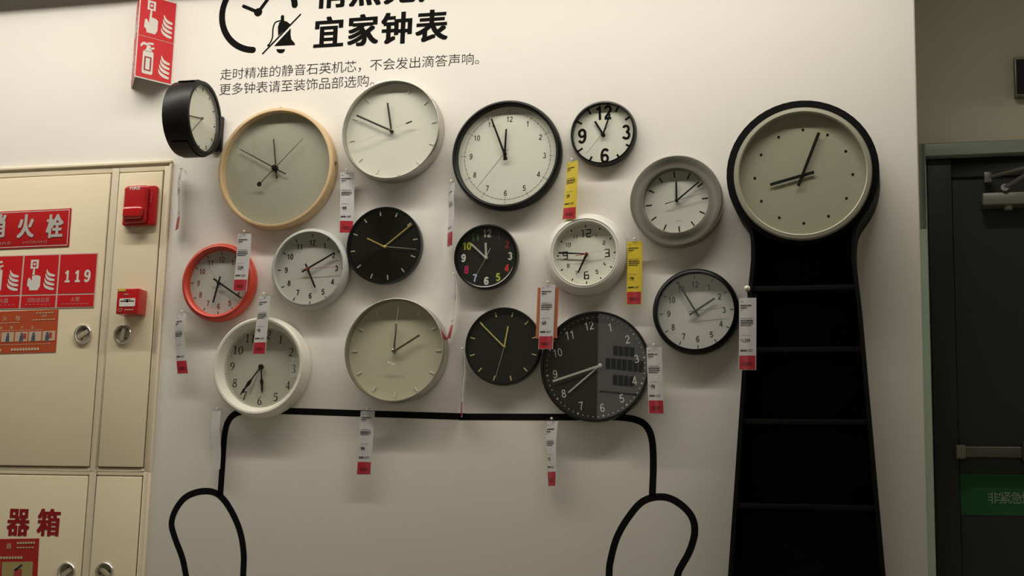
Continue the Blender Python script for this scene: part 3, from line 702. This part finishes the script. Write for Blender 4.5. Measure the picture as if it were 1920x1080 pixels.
# brushed steel ring clock
c = Clock('wall_clock', 'clock with wide brushed steel ring and black bar markers beside the floor clock', *zc(833, 727), zc(540, 0)[0], zc(1125, 0)[0], .046, -5.4, -.022)
ri = c.R*.705; bs = brushed('brushed_ring', (.40, .385, .325), .30)
c.case([(c.R-.004, 0), (c.R, -.003), (c.R, -c.d+.003), (c.R-.0015, -c.d+.0005), (c.R-.004, -c.d), (ri+.003, -c.d), (ri, -c.d+.001), (ri-.001, c.dy)], bs)
c.dial(ri, mat('pale_dial', (.60, .59, .54), .55)); c.glass(ri, -c.d+.004); c.centre(*zc(838, 728))
c.markers(ri*.77, ri*.965, .0040, ink); put_text((mq := MB()), 'QUARTZ', 0, -ri*.60, c.dy-.0005, h=.0035); mq.build('lettering', greyi, c.o)
c.hand('hour_hand', zc(836, 608), zc(838, 738), .0046, .0040, handb, -.030); c.hand('minute_hand', zc(980, 610), zc(832, 735), .0040, .0034, handb, -.033)
c.hand('second_hand', zc(1010, 680), zc(838, 728), .001, .0007, inkg, -.036); c.hand('second_hand_tail', zc(766, 750), zc(838, 728), .0016, .0028, handb, -.036); c.hub(.0045, handb, -.036)

# three clocks of one model: red, grey, black rims
def kitchen(label, cx, cy, xl, xr, roll, rim, dm_, lip, numm, tickm, d=.05, dial_y=-.022):
    c = Clock('wall_clock', label, cx, cy, xl, xr, d, roll, dial_y)
    R_ = c.R
    c.case([(R_-.012, 0), (R_-.004, -.006), (R_, -.018), (R_-.001, -d+.014), (R_-.004, -d+.006), (R_-.010, -d+.001), (R_-.014, -d), (R_-lip+.004, -d+.003), (R_-lip, -d+.008), (R_-lip-.001, dial_y)], rim)
    c.dial(R_-lip, dm_); c.glass(R_-lip, -d+.010)
    ri = R_-lip; c.numerals(ri*.72, .0185, numm, bold=.16); c.markers(ri*.875, ri*.965, .0032, tickm)
    return c
gl = mat('kitchen_dial', (.58, .56, .52), .55)
c = kitchen('coral red rimmed clock with red numerals beside the cabinet', *ze(463, 581), ze(95, 0)[0], ze(832, 0)[0], 0.5, mat('coral_plastic', (.60, .058, .028), .4), gl, .0225, mat('brown_red_ink', (.26, .035, .025), .6), mat('brown_ink', (.10, .04, .03), .6))
c.centre(*ze(485, 597)); c.hand('hour_hand', ze(428, 795), ze(501, 530), .0046, .0046, handb, -.031); c.hand('minute_hand', ze(712, 750), ze(432, 553), .0044, .0040, handb, -.034)
c.hand('second_hand', ze(360, 395), ze(490, 604), .001, .0007, greyi, -.037); c.hub(.0045, handb, -.037)
c = kitchen('light grey rimmed clock with black numerals between the red and gold-handed clocks', *ze(1390, 442), ze(1003, 0)[0], ze(1782, 0)[0], -.6, mat('grey_plastic', (.48, .49, .45), .4), gl, .0125, ink, ink)
c.centre(*ze(1385, 455)); c.hand('hour_hand', ze(1462, 642), ze(1364, 402), .0046, .0046, handb, -.031); c.hand('minute_hand', ze(1660, 290), ze(1326, 485), .0046, .0042, handb, -.034)
dr_ = mat('red_hand', (.30, .03, .025), .45)
c.hand('second_hand', ze(1692, 433), ze(1312, 458), .0014, .0008, dr_, -.037); c.hub(.0045, dr_, -.037)
c = kitchen('black rimmed clock with pale face pinned next to the floor clock', *zk(415, 344), zk(140, 0)[0], zk(692, 0)[0], -3.2, blackp, gl, .0155, ink, ink)
c.centre(*zk(420, 350)); c.hand('minute_hand', zk(303, 160), zk(440, 384), .0044, .0040, handb, -.034); c.hand('hour_hand', zk(540, 268), zk(380, 373), .0044, .0044, handb, -.031)
c.hand('second_hand', zk(590, 328), zk(372, 352), .0013, .0008, inkg, -.037); c.hub(.0045, handb, -.037)

# two black clocks with golden hands
sun = mat('sunray_black', (.035, .036, .034), .30, 1.0)
sun.node_tree.nodes['Principled BSDF'].inputs['Anisotropic'].default_value = .85
_t = sun.node_tree.nodes.new('ShaderNodeTangent'); _t.direction_type = 'RADIAL'; _t.axis = 'Y'; sun.node_tree.links.new(_t.outputs[0], sun.node_tree.nodes['Principled BSDF'].inputs['Tangent'])
gold = mat('gold_hand', (.72, .50, .12), .35, .5); champ = mat('champagne_marker', (.55, .53, .42), .4, .3)
def goldclock(label, cx, cy, xl, xr, roll, mk, gd, dm_):
    c = Clock('wall_clock', label, cx, cy, xl, xr, .038, roll, -.029)
    c.case([(c.R-.008, 0), (c.R-.001, -.005), (c.R, -.02), (c.R, -c.d+.002), (c.R-.0015, -c.d), (c.R-.005, -c.d), (c.R-.0055, c.dy)], mat('black_metal_rim', (.012, .013, .014), .3, .3))
    c.dial(c.R-.005, dm_); c.glass(c.R-.005, -c.d+.0015); c.markers(c.R*.785, c.R*.91, .0040, mk, th=.0008)
    c.ticks(c.R*.86, c.R*.90, .001, mat('dark_tick', (.05, .05, .045), .6))
    return c
c = goldclock('black clock with gold hands and sheen across the face, right of the grey clock', *zf(443, 401), zf(130, 0)[0], zf(754, 0)[0], -9, champ, gold, sun)
c.centre(*zf(452, 415)); c.hand('hour_hand', zf(308, 345), zf(452, 415), .0032, .0036, gold, -.032); c.hand('minute_hand', zf(684, 226), zf(452, 415), .003, .003, gold, -.0335)
c.hand('second_hand', zf(720, 437), zf(430, 412), .0018, .0012, champ, -.035); c.hub(.0048, gold, -.035)
yg = mat('yellow_marker', (.62, .56, .24), .45); yh = mat('yellow_hand', (.66, .60, .18), .45)
c = goldclock('matt black clock with thin yellow hands and markers beside the big dark clock', *zj(299, 288), zj(92, 0)[0], zj(506, 0)[0], 15, yg, yh, dialk)
c.centre(*zj(307, 293)); c.hand('hour_hand', zj(329, 180), zj(307, 293), .0032, .003, yh, -.032); c.hand('minute_hand', zj(177, 162), zj(307, 293), .003, .0026, yh, -.0335)
c.hand('second_hand', zj(260, 460), zj(311, 280), .0016, .001, champ, -.035); c.hub(.005, mat('bronze_hub', (.35, .27, .12), .4, .5), -.035)

# black clock with coloured numerals
c = Clock('wall_clock', 'small black clock with multicoloured numerals and grey hands', *zf(1304, 496), zf(1035, 0)[0], zf(1574, 0)[0], .036, -1, -.020)
c.case([(c.R-.006, 0), (c.R-.001, -.004), (c.R, -.014), (c.R, -c.d+.006), (c.R-.002, -c.d+.001), (c.R-.005, -c.d), (c.R-.009, -c.d+.002), (c.R-.010, -c.d+.005), (c.R-.0105, c.dy)], mat('black_gloss', (0, 0, 0)))
c.dial(c.R-.010, dialk); c.glass(c.R-.010, -c.d+.004); c.centre(*zf(1310, 510))
NC = {12: (.42, .41, .36), 1: (.06, .02, .08), 2: (.26, .008, .02), 3: (.62, .61, .57), 4: (.62, .04, .025), 5: (.56, .58, .06), 6: (.80, .79, .74), 7: (.50, .52, .78), 8: (.55, .02, .10), 9: (.78, .77, .72), 10: (.48, .50, .04), 11: (.04, .15, .045)}
c.numerals(c.R*.73, .0245, None, bold=.22, mats={k: mat('number_colour_%d' % k, v, .5) for k, v in NC.items()})
pg = mat('pale_hand', (.48, .47, .42), .4)
c.hand('hour_hand', zf(1307, 383), zf(1312, 512), .0052, .0052, pg, -.024); c.hand('minute_hand', zf(1183, 390), zf(1314, 514), .0042, .0042, pg, -.0265)
c.hand('second_hand', zf(1232, 648), zf(1310, 510), .001, .0007, pg, -.029); c.hand('second_hand_tail', zf(1345, 430), zf(1310, 510), .002, .002, pg, -.029); c.hub(.0058, pg, -.029)

# white clock with square numerals
c = Clock('wall_clock', 'rounded white plastic clock with square digital-style numerals and red second hand', *zg(500, 448), zg(160, 0)[0], zg(832, 0)[0], .046, -2, -.020)
ri = c.R*.765; wp = mat('white_plastic', (.74, .72, .65), .38)
c.case([(c.R-.008, 0), (c.R-.001, -.006), (c.R, -.014), (c.R-.002, -.024), (c.R-.007, -.034), (c.R-.015, -.042), (c.R-.023, -.0455), (ri+.009, -.046), (ri+.0075, -.043), (ri+.005, -.043), (ri+.003, -.046), (ri, -.045), (ri-.001, c.dy)], wp)
c.dial(ri, dialw); c.glass(ri, -c.d+.004); c.centre(*zg(518, 457))
c.ticks(ri*.91, ri*.93, .0012, inkg); c.markers(ri*.865, ri*.93, .0040, ink)
c.numerals(ri*.66, .0125, ink, font=SQ, only=(1, 2, 4, 5, 7, 8, 10, 11)); c.numerals(ri*.66, .026, ink, font=SQ, only=(3, 6, 9, 12), bold=.12)
c.hand('minute_hand', zg(290, 449), zg(528, 458), .0022, .0046, handb, -.031); c.hand('hour_hand', zg(447, 612), zg(521, 452), .0056, .0036, handb, -.028)
c.hand('second_hand', zg(680, 424), zg(510, 457), .0012, .0006, mat('pale_hand', (0, 0, 0)), -.034); c.hand('second_hand_tail', zg(425, 473), zg(530, 455), .0036, .0018, dr_, -.034); c.hub(.004, dr_, -.034)

# ornate cream clock with serif numerals
c = Clock('wall_clock', 'cream clock with stepped beaded rim, serif numerals and spade hands', *zh(519, 379), zh(253, 0)[0], zh(783, 0)[0], .056, 2.5, -.014)
cr = mat('cream_plastic', (.76, .73, .63), .35); ri = c.R*.795
c.case([(c.R-.010, 0), (c.R-.001, -.006), (c.R, -.016), (c.R-.003, -.032), (c.R-.004, -.044), (c.R-.007, -.052), (c.R-.012, -.056), (c.R-.018, -.055), (c.R-.022, -.050), (c.R-.024, -.044), (ri+.004, -.034), (ri+.001, -.026), (ri-.001, -.024), (ri-.002, c.dy)], cr)
mb = MB()
for k in range(96):
    a = R(3.75*k); x, z = (ri-.0045)*math.cos(a), (ri-.0045)*math.sin(a); r_ = .0027
    mb.add([(x, -.0235, z)]+[(x+r_*math.cos(R(60*j)), -.0205, z+r_*math.sin(R(60*j))) for j in range(6)], [(0, j+1, (j+1) % 6+1) for j in range(6)])
tag(mb.build('bead_ring', cr, c.o, smooth=True), None, None)
c.dial(ri, mat('cream_dial', (.60, .58, .49), .55)); c.glass(ri, -.026, dome=.016); c.centre(*zh(536, 383))
c.numerals(ri*.825, .0275, mat('serif_ink', (.03, .035, .03), .6), font=SERIF)
def spade(name, tip, yl, k):
    a, b = Vector(c.c), Vector(c.loc(*tip, yl)); d = b-a; L = d.length; d.normalize(); n = Vector((-d.y, d.x))
    prof = [(-.08, .0022), (0, .0022), (.42, .0022), (.50, .0055*k), (.58, .0075*k), (.66, .0052*k), (.74, .0026), (.78, .0048*k), (.88, .0040*k), (1, .0003)]
    P = [tuple(a+d*L*t-n*w_) for t, w_ in prof]+[tuple(a+d*L*t+n*w_) for t, w_ in prof[::-1]]
    MB().prism(P, yl, yl+.0008).build(name, handb, c.o)
spade('minute_hand', zh(418, 545), -.022, .9); spade('hour_hand', zh(545, 533), -.0195, .8)
c.hand('second_hand', zh(473, 540), zh(540, 375), .0012, .0008, inkg, -.0242); c.hub(.008, handb, -.0242)

# champagne silver clock below
c = silver('deep silver clock with champagne face and mirror-bright hands above the drawn line', *zi(353, 347), zi(75, 0)[0], zi(632, 0)[0], 0, dialc, brushed('case_steel', (0, 0, 0)))
c.centre(*zi(357, 355)); mh = mat('mirror_hand', (.40, .38, .31), .15, 1.0)
c.hand('hour_hand', zi(368, 200), zi(355, 365), .0048, .0048, mh, -.042); c.hand('minute_hand', zi(500, 265), zi(347, 362), .0048, .0048, mh, -.046)
c.hand('second_hand', zi(380, 118), zi(335, 425), .0012, .0009, MATS['white_hand'], -.050)
c.hand('second_hand_tail', zi(360, 430), zi(320, 414), .0062, .0062, mat('white_block', (.85, .83, .76), .4), -.050); c.hub(.0055, mh, -.050)

# big dark clock with white numerals
c = Clock('wall_clock', 'big dark grey clock with white numerals, dotted minute ring and silver hands', *zj(802, 398), zj(500, 0)[0], zj(1098, 0)[0], .046, -10.2, -.032)
c.case([(c.R-.008, 0), (c.R-.001, -.006), (c.R, -.02), (c.R, -c.d+.003), (c.R-.001, -c.d+.0005), (c.R-.003, -c.d), (c.R-.0065, -c.d+.0005), (c.R-.0075, -c.d+.003), (c.R-.008, c.dy)], mat('dark_satin_rim', (.02, .02, .02), .22, .6))
c.dial(c.R-.008, mat('charcoal_dial', (.014, .0145, .013), .5)); c.glass(c.R-.008, -c.d+.0025); c.centre(*zj(832, 395))
wi = mat('white_ink', (.66, .66, .60), .5)
c.numerals(c.R*.755, .026, wi, bold=.11); c.dots(c.R*.90, .0030, wi)
mb = MB()
for n in range(60):
    if n % 5: mb.disc(.0018, c.dy-.0005, c.R*.90*math.cos(R(6*n)), c.R*.90*math.sin(R(6*n)), 10)
mb.build('minute_track', wi, c.o)
sv = mat('silver_hand', (.66, .65, .60), .3, .4)
c.hand('minute_hand', zj(573, 481), zj(840, 392), .0052, .0050, sv, -.039); c.hand('hour_hand', zj(659, 543), zj(838, 388), .0036, .0036, sv, -.036); c.hub(.006, sv, -.0395)

# drum clock on a bracket, standing out from the wall
p = at(*za(290, 318), -.20); RR = .124
p.x = at(*za(282, 318), -.19).x; p.y = -.19
dcl = thing('drum_clock', 'black double-faced drum clock on a wall bracket beside the projecting sign', 'clock', (p.x, 0, p.z), group='wall clocks on display')
HD = .048                                     # half the drum's depth, its axis runs along the wall
def turned(prof, name, m, parent, n=72, a0=0, a1=360):
    """profile of (radius, x) turned round the drum axis"""
    vs, fs, k = [], [], len(prof); N = n if a1-a0 < 360 else n
    for i in range(N+1):
        a = R(a0+(a1-a0)*i/N)
        vs += [(x, -.19+r*math.cos(a), r*math.sin(a)) for r, x in prof]
    for i in range(N):
        for j in range(k-1): fs.append((i*k+j, (i+1)*k+j, (i+1)*k+j+1, i*k+j+1))
    mb = MB(); mb.add(vs, fs); return mb.build(name, m, parent, smooth=True)
drumm = mat('drum_black', (.0075, .007, .0065), .45, 0, .3)
turned([(RR-.014, HD-.018), (RR-.013, HD-.001), (RR-.009, HD), (RR-.002, HD-.001), (RR, HD-.004), (RR, -HD+.004), (RR-.002, -HD+.001), (RR-.009, -HD), (RR-.013, -HD+.001), (RR-.014, -HD+.018)], 'drum', drumm, dcl)
for sgn in (1, -1):
    X = sgn*(HD-.017); fdl = MB().add([(X, -.19+(RR-.013)*math.cos(R(5*k)), (RR-.013)*math.sin(R(5*k))) for k in range(72)], [tuple(range(72))]).build('dial', dialw, dcl)
    if sgn < 0: continue
    mb2 = MB()
    for k in range(60):
        a = R(6*k); big = k % 5 == 0; r0, r1, w_ = RR-.016-(.016 if big else .007), RR-.018, .0024 if big else .0011
        c_, s_ = math.cos(a), math.sin(a); t_ = MB() if big else mb2
        t_.add([(X+.0006, -.19+r*c_-q*s_, r*s_+q*c_) for r, q in ((r0, -w_), (r1, -w_), (r1, w_), (r0, w_))], [(0, 1, 2, 3)])
        if big: t_.build('hour_marker', ink, dcl)
    mb2.build('minute_track', inkg, dcl)
    def dhand(name, tip, w_, xo):
        d = fwd + rt*((tip[0]-960)/F) - up*((tip[1]-540)/F); t_ = (p.x+X+xo-CAM.x)/d.x; q = CAM+d*t_
        b = Vector((q.y+.19, q.z-p.z)); n = Vector((-b.y, b.x)).normalized()*w_; a = b*-.08
        mb = MB().add([(X+xo, -.19+v[0], v[1]) for v in (a-n, b-n, b+n, a+n)], [(0, 1, 2, 3)]); mb.build(name, handb, dcl)
    dhand('hour_hand', za(216, 293), .0022, .004); dhand('minute_hand', za(235, 452), .0014, .006)
    MB().tube([(X, -.19, 0), (X+.008, -.19, 0)], .004, 14).build('hand_hub', handb, dcl)
    MB().add([(HD-.004, -.19+(RR-.012)*math.cos(R(5*k)), (RR-.012)*math.sin(R(5*k))) for k in range(72)], [tuple(range(72))]).build('glass', clear, dcl)
turned([(RR+.001, -.030), (RR+.005, -.030), (RR+.005, .030), (RR+.001, .030), (RR+.001, -.030)], 'strap', drumm, dcl, 48, -128, 118)
MB().box(-.022, .022, -.018, 0, -.062, .060).build('wall_plate', drumm, dcl, bevel=.003)
MB().box(-.015, .015, -.19+RR+.003, -.012, -.022, .022).build('bracket_arm', drumm, dcl, bevel=.002)

# tall floor clock with open shelves in its tapering case
DEP = .165; FYc = -DEP-.004
hc = at(*zd(553, 556), -DEP); HR = (at(*zd(1036, 556), -DEP).x-at(*zd(68, 556), -DEP).x)/2
fc = thing('floor_clock', 'tall black floor clock with round cream face and open shelves in its tapering case', 'clock', (hc.x, -.004, 0))
def hw(z):
    """half width of the case below the head"""
    return .151+(.265-.151)*((1.64-z)/1.64)**1.05 if z < 1.64 else .151
zc_ = hc.z
def outline(inset):
    Rr = HR-inset; pts = []
    for k in range(0, 37): pts.append((Rr*math.cos(R(-38+k*(256/36))), zc_+Rr*math.sin(R(-38+k*(256/36)))))
    e = pts[-1]; n0 = .151-inset
    lf = [(-(abs(e[0])*(1-t)**2+2*(abs(e[0])-.026)*t*(1-t)*1.0+n0*t*t) if False else 0, 0) for t in ()]
    def fil(sg):
        a = Vector((abs(e[0]), e[1])); t0 = Vector((-math.sin(R(38)), -math.cos(R(38)))); b = Vector((n0, zc_-.26))
        k1 = a+t0*.045; out = []
        for t in [i/8 for i in range(1, 9)]:
            q = a*(1-t)**3+k1*3*t*(1-t)**2+Vector((n0, zc_-.20))*3*t*t*(1-t)+b*t**3; out.append((sg*q.x, q.y))
        zz = [zc_-.26-(zc_-.26)*i/10 for i in range(1, 11)]
        return out+[(sg*(hw(z)-inset), z) for z in zz]
    return pts+fil(-1)+fil(1)[::-1]
oo, ii = outline(0), outline(.012); n = len(oo)
cbm = mat('floor_clock_black', (.0034, .0032, .0028), .65, 0, .12, noise=.25, scale=25)
mb = MB(); vs4 = [(x, -DEP, z) for x, z in oo]+[(x, 0, z) for x, z in oo]+[(x, -DEP, z) for x, z in ii]+[(x, 0, z) for x, z in ii]
mb.add(vs4, [q for i in range(n) for j in [(i+1) % n] for q in ((i, n+i, n+j, j), (2*n+i, 2*n+j, 3*n+j, 3*n+i), (i, j, 2*n+j, 2*n+i), (n+i, 3*n+i, 3*n+j, n+j))])
mb.build('case_shell', cbm, fc, smooth=True)
MB().prism(ii, -.010, -.002).build('back_panel', cbm, fc)
bc = at(*zd(554, 554), -DEP-.02); bR = (at(*zd(993, 554), -DEP-.02).x-at(*zd(115, 554), -DEP-.02).x)/2
hd = MB().lathe([(HR-.006, -DEP+.014), (HR-.006, -DEP-.0008), (bR-.006, -DEP-.0008)], 96); hd.v = [(a, b, c_+zc_) for a, b, c_ in hd.v]; hd.build('head_front', cbm, fc, smooth=True)
for yy in (540, 655.5, 791, 950.5):
    z = at(1505, yy, -DEP).z; w_ = hw(z)-.012
    MB().box(-w_, w_, -DEP+.004, -.010, z-.0075, z+.0075).build('shelf', cbm, fc, bevel=.001)
MB().box(-hw(.24)+.012, hw(.24)-.012, -DEP+.004, -.010, .22, .235).build('shelf', cbm, fc)
MB().box(-hw(0)+.0, hw(0), -DEP+.002, 0, .0, .04).build('plinth', cbm, fc, bevel=.002)
bzm = mat('cream_bezel', (.34, .325, .25), .4, .15)
ox, oz = bc.x-hc.x, bc.z
def shifted(mb): mb.v = [(a+ox, b, c_+oz) for a, b, c_ in mb.v]; return mb
dR = bR*.915; dY = -DEP+.006
shifted(MB().lathe([(bR, -DEP), (bR, -DEP-.014), (bR-.003, -DEP-.018), (dR+.004, -DEP-.020), (dR+.001, -DEP-.018), (dR, -DEP-.012), (dR-.001, dY)], 96)).build('bezel', bzm, fc, smooth=True)
shifted(MB().disc(dR, dY, 0, 0, 72)).build('dial', mat('olive_ivory_dial', (.37, .355, .26), .55), fc)
shifted(MB().disc(dR, -DEP-.014, 0, 0, 72)).build('glass', clear, fc)
for k in range(12):
    q = R(90-30*k); qq = at(*zd(561, 575), -DEP); rr = dR*.775
    MB().disc(.0042, dY-.0006, qq.x-hc.x+rr*math.cos(q), qq.z+rr*math.sin(q), 20).build('hour_dot', ink, fc)
def fhand(name, tip, tail, w_, yl):
    a, b = at(*zd(*tail), yl-.004), at(*zd(*tip), yl-.004); a, b = Vector((a.x-hc.x, a.z)), Vector((b.x-hc.x, b.z)); d = (b-a).normalized(); m_ = Vector((-d.y, d.x))*w_/2
    MB().prism([tuple(v) for v in (a-m_, b-m_, b+m_, a+m_)], yl, yl+.001).build(name, handb, fc)
fhand('minute_hand', (660, 299), (529, 637), .0092, dY-.010); fhand('hour_hand', (351, 629), (629, 549), .0092, dY-.007)
a = at(*zd(553, 572), dY-.012); mb = MB().lathe([(.004, dY), (.004, dY-.011), (.0003, dY-.0112)], 20); mb.v = [(x+a.x-hc.x, y, z+a.z) for x, y, z in mb.v]; mb.build('hand_hub', handb, fc)

# ---------------------------------------------------------------- price tags
def price_tag(label, path, Y, yaw, price='', sheet=None, back=None, lip=True, twist=0, wave=0.0, pin=True, width=.047, seed=0, redcol=None, show_back=False):
    """curling card in a clear sleeve hanging from a pin; path in pixels from top to bottom, yaw the way it faces"""
    P = [at(x, y, Y) for x, y in path]; root = P[0].copy()
    t = thing('price_tag', label, 'price tag', (root.x, 0, root.z), group='price tags pinned beside the clocks')
    P = [Vector((q.x-root.x, q.y, q.z-root.z)) for q in P]
    seg = [0]
    for i in range(1, len(P)): seg.append(seg[-1]+(P[i]-P[i-1]).length)
    L = seg[-1]
    def ctr(v):
        s = v*L
        for i in range(1, len(P)):
            if s <= seg[i] or i == len(P)-1:
                u = (s-seg[i-1])/(seg[i]-seg[i-1])
                a, b, c_, d = P[max(i-2, 0)], P[i-1], P[i], P[min(i+1, len(P)-1)]
                return .5*(2*b+(c_-a)*u+(2*a-5*b+4*c_-d)*u*u+(3*b-a-3*c_+d)*u**3)
    def mp(u, v, off):
        y = R(yaw+twist*(v-.5)); ax_ = Vector((math.cos(y), math.sin(y), 0)); nn = Vector((math.sin(y), -math.cos(y), 0))
        q = ctr(v); w2 = wave*math.sin(v*7+seed)
        return q+ax_*u*width+nn*(off+w2+.0025*math.cos(u*3.1))
    def sheetm(u0, u1, v0, v1, off, nv=14, nu=3):
        vs, fs = [], []
        for j in range(nv+1):
            for i in range(nu+1): vs.append(mp(u0+(u1-u0)*i/nu, v0+(v1-v0)*j/nv, off))
        for j in range(nv):
            for i in range(nu): k = j*(nu+1)+i; fs.append((k+nu+1, k+nu+2, k+1, k))
        return MB().add(vs, fs)
    pm = sheet or paper
    MBs = sheetm(-.5, .5, .075, 1.0, 0)
    card = MBs.build('card', pm, t, smooth=True)
    sheetm(-.53, .53, 0, .99, .0016).build('clear_sleeve', sleeve, t, smooth=True)
    sheetm(-.47, .46, .775, .985, .0006, 5).build('red_panel', redt, card, smooth=True)
    if back: sheetm(-.74, .72, .12, .80, -.003).build('backing_card', back, t, smooth=True)
    m = MB(); rd = random.Random(seed)
    def bar(u0, u1, v, th):
        m.add([mp(u, w_, .0008) for u, w_ in ((u0, v+th), (u1, v+th), (u1, v-th), (u0, v-th))], [(0, 1, 2, 3)])
    bar(-.40, -.26, .13, .003)
    for u0, u1, v, th in ((-.42, .22+.1*rd.random(), .185, .007), (-.42, -.05, .215, .006), (-.42, -.2, .24, .002), (-.40, .30, .335, .0025), (-.42, .33, .36, .006), (-.42, .34, .385, .006), (-.42, .22, .41, .005), (-.35, .2, .545, .002),
                         (-.42, -.02, .715, .009), (.03, .34, .708, .003), (.03, .28, .724, .003)):
        a = u0
        while a < u1-.02:
            b = min(u1, a+.05+.09*rd.random()); bar(a, b-.015, v, th); a = b
    m.build('print', inkg, card)
    if price:
        m = MB(); put_text(m, price, 0, 0, 0, h=1, weight=.02); v_, f_, tw, th = textverts(price, 0); asp = tw/th
        hh = .047 if len(price) < 4 else .042; ww = hh*L*asp/width*.95; ww = min(ww, .75)
        w2 = max(p_[0] for p_ in m.v)
        u_c = -.36+.06+ww/2
        m.v = [tuple(mp(u_c+p_[0]/w2*ww/2, .605-p_[2]*hh, .0009)) for p_ in m.v]; m.build('price', ink, card)
        m = MB(); put_text(m, '¥', 0, 0, 0, h=1); m.v = [tuple(mp(-.385+p_[0]*.07, .596-p_[2]*.025, .0009)) for p_ in m.v]; m.build('currency_sign', ink, card)
    m = MB()
    for v, a, b in ((.865, -.3, .26), (.885, -.3, .2), (.905, -.25, .22)):
        q = a
        while q < b: m.add([mp(u, w_, .0013) for u, w_ in ((q, v+.005), (q+.06, v+.005), (q+.06, v-.005), (q, v-.005))], [(0, 1, 2, 3)]); q += .075
    m.build('red_print', mat('dark_red_ink', (.14, .006, .012), .6), card)
    if pin:
        q = mp(0, .025, .002)
        MB().tube([q+Vector((0, -.002, 0)), Vector((q.x, -.0005, q.z+.003))], .0012, 8).build('pin_shaft', chrome, t)
        mb = MB().lathe([(.0003, -.004), (.003, -.0032), (.0042, 0), (.003, .002), (.0003, .0025)], 16); mb.v = [(a+q.x, b+q.y-.003, c_+q.z) for a, b, c_ in mb.v]
        mb.build('pin_head', mat('pearl_pin', (.80, .78, .70), .2), t, smooth=True)
    return t
yel = mat('yellow_tag_paper', (.74, .56, .03), .5)
brick = mat('terracotta_card', (.42, .13, .05), .55)
price_tag('faded price tag seen almost edge-on below the drum clock', [(342, 315), (337, 345), (336, 385), (332, 432)], -.03, -50, '', wave=.002)
price_tag('white price tag reading 99 between the wood and silver clocks', [(651, 318), (651, 360), (649.5, 437)], -.03, 12, '99', seed=2)
price_tag('white price tag turned edge-on and curling beside the classic black rimmed clock', [(849, 338), (845, 370), (847, 405), (843, 462)], -.03, -52, '', wave=.002, seed=3)
price_tag('yellow price tag hanging from the small black clock with giant numerals', [(1074, 298), (1072, 340), (1067, 411)], -.045, -22, '59', sheet=yel, twist=20, seed=4)
price_tag('white price tag reading 229 hanging over the red rimmed clock', [(459, 433), (456, 480), (449.5, 546)], -.066, 8, '229', seed=5)
price_tag('white price tag reading 79 hanging over the cream serif clock', [(497, 550), (492, 600), (485.5, 664)], -.072, -10, '79', twist=15, seed=6)
price_tag('white price tag bent sideways below the red rimmed clock', [(345, 583), (337, 612), (338, 655), (344, 701)], -.03, -20, '', twist=16, wave=.002, seed=7)
price_tag('price tag turned to show its pale back beside the drawn table edge', [(406, 765), (404, 800), (406, 840), (404, 880)], -.03, 153, '', wave=.001, seed=8)
price_tag('white price tag reading 99 hanging over the drawn line', [(690, 765), (687, 810), (682, 890)], -.03, 5, '99', seed=9)
price_tag('white price tag reading 75 twisted narrow below the big dark clock', [(1036, 783), (1033, 820), (1035, 865), (1034, 912)], -.03, -38, '75', twist=-20, wave=.002, seed=10)
price_tag('white price tag reading 69 on terracotta backing between white and dark clocks', [(1028, 528), (1026, 580), (1023, 655)], -.062, 0, '69', back=brick, seed=11)
price_tag('yellow price tag reading 79 beside the rounded white clock', [(1190, 447), (1190, 500), (1188.5, 571)], -.03, 0, '79', sheet=yel, seed=12)
price_tag('white price tag reading 79 at the edge of the big dark clock', [(1226, 645), (1228, 700), (1231, 776)], -.06, 0, '79', seed=13)
price_tag('white price tag reading 1,299 pinned on the floor clock', [(1402, 552), (1402, 610), (1401.5, 694)], -.20, 0, '1,299', width=.050, seed=14, pin=False)
price_tag('price tag seen exactly edge-on left of the matt black yellow-handed clock', [(870, 652), (871, 690), (868, 730), (866, 782)], -.03, -70, '', twist=4, wave=.001, seed=15)
price_tag('price tag seen edge-on curling below the multicoloured clock', [(852, 512), (856, 545), (852, 590), (841, 636)], -.03, -64, '', twist=14, wave=.001, seed=16)
# pin of the floor clock's tag
t = [o for o in bpy.data.objects if o.get('label', '').startswith('white price tag reading 1,299')][0]
q = at(1401, 541, -.185)
mb = MB().lathe([(.0003, -.008), (.005, -.007), (.0085, -.003), (.0095, 0), (.0085, .002), (.0003, .0025)], 24)
mb.v = [(a+q.x-t.location.x, b+q.y, c_+q.z-t.location.z) for a, b, c_ in mb.v]; mb.build('pin_head', mat('clear_white_knob', (.7, .67, .58), .15), t, smooth=True)
MB().tube([(q.x-t.location.x, q.y+.001, q.z-t.location.z), (q.x-t.location.x, -.172, q.z-t.location.z)], .002, 8).build('pin_shaft', chrome, t)
a = at(1402, 556, -.20); MB().tube([(q.x-t.location.x, -.19, q.z-t.location.z), (a.x-t.location.x, -.20, a.z-t.location.z)], .0014, 6).build('hook', chrome, t)
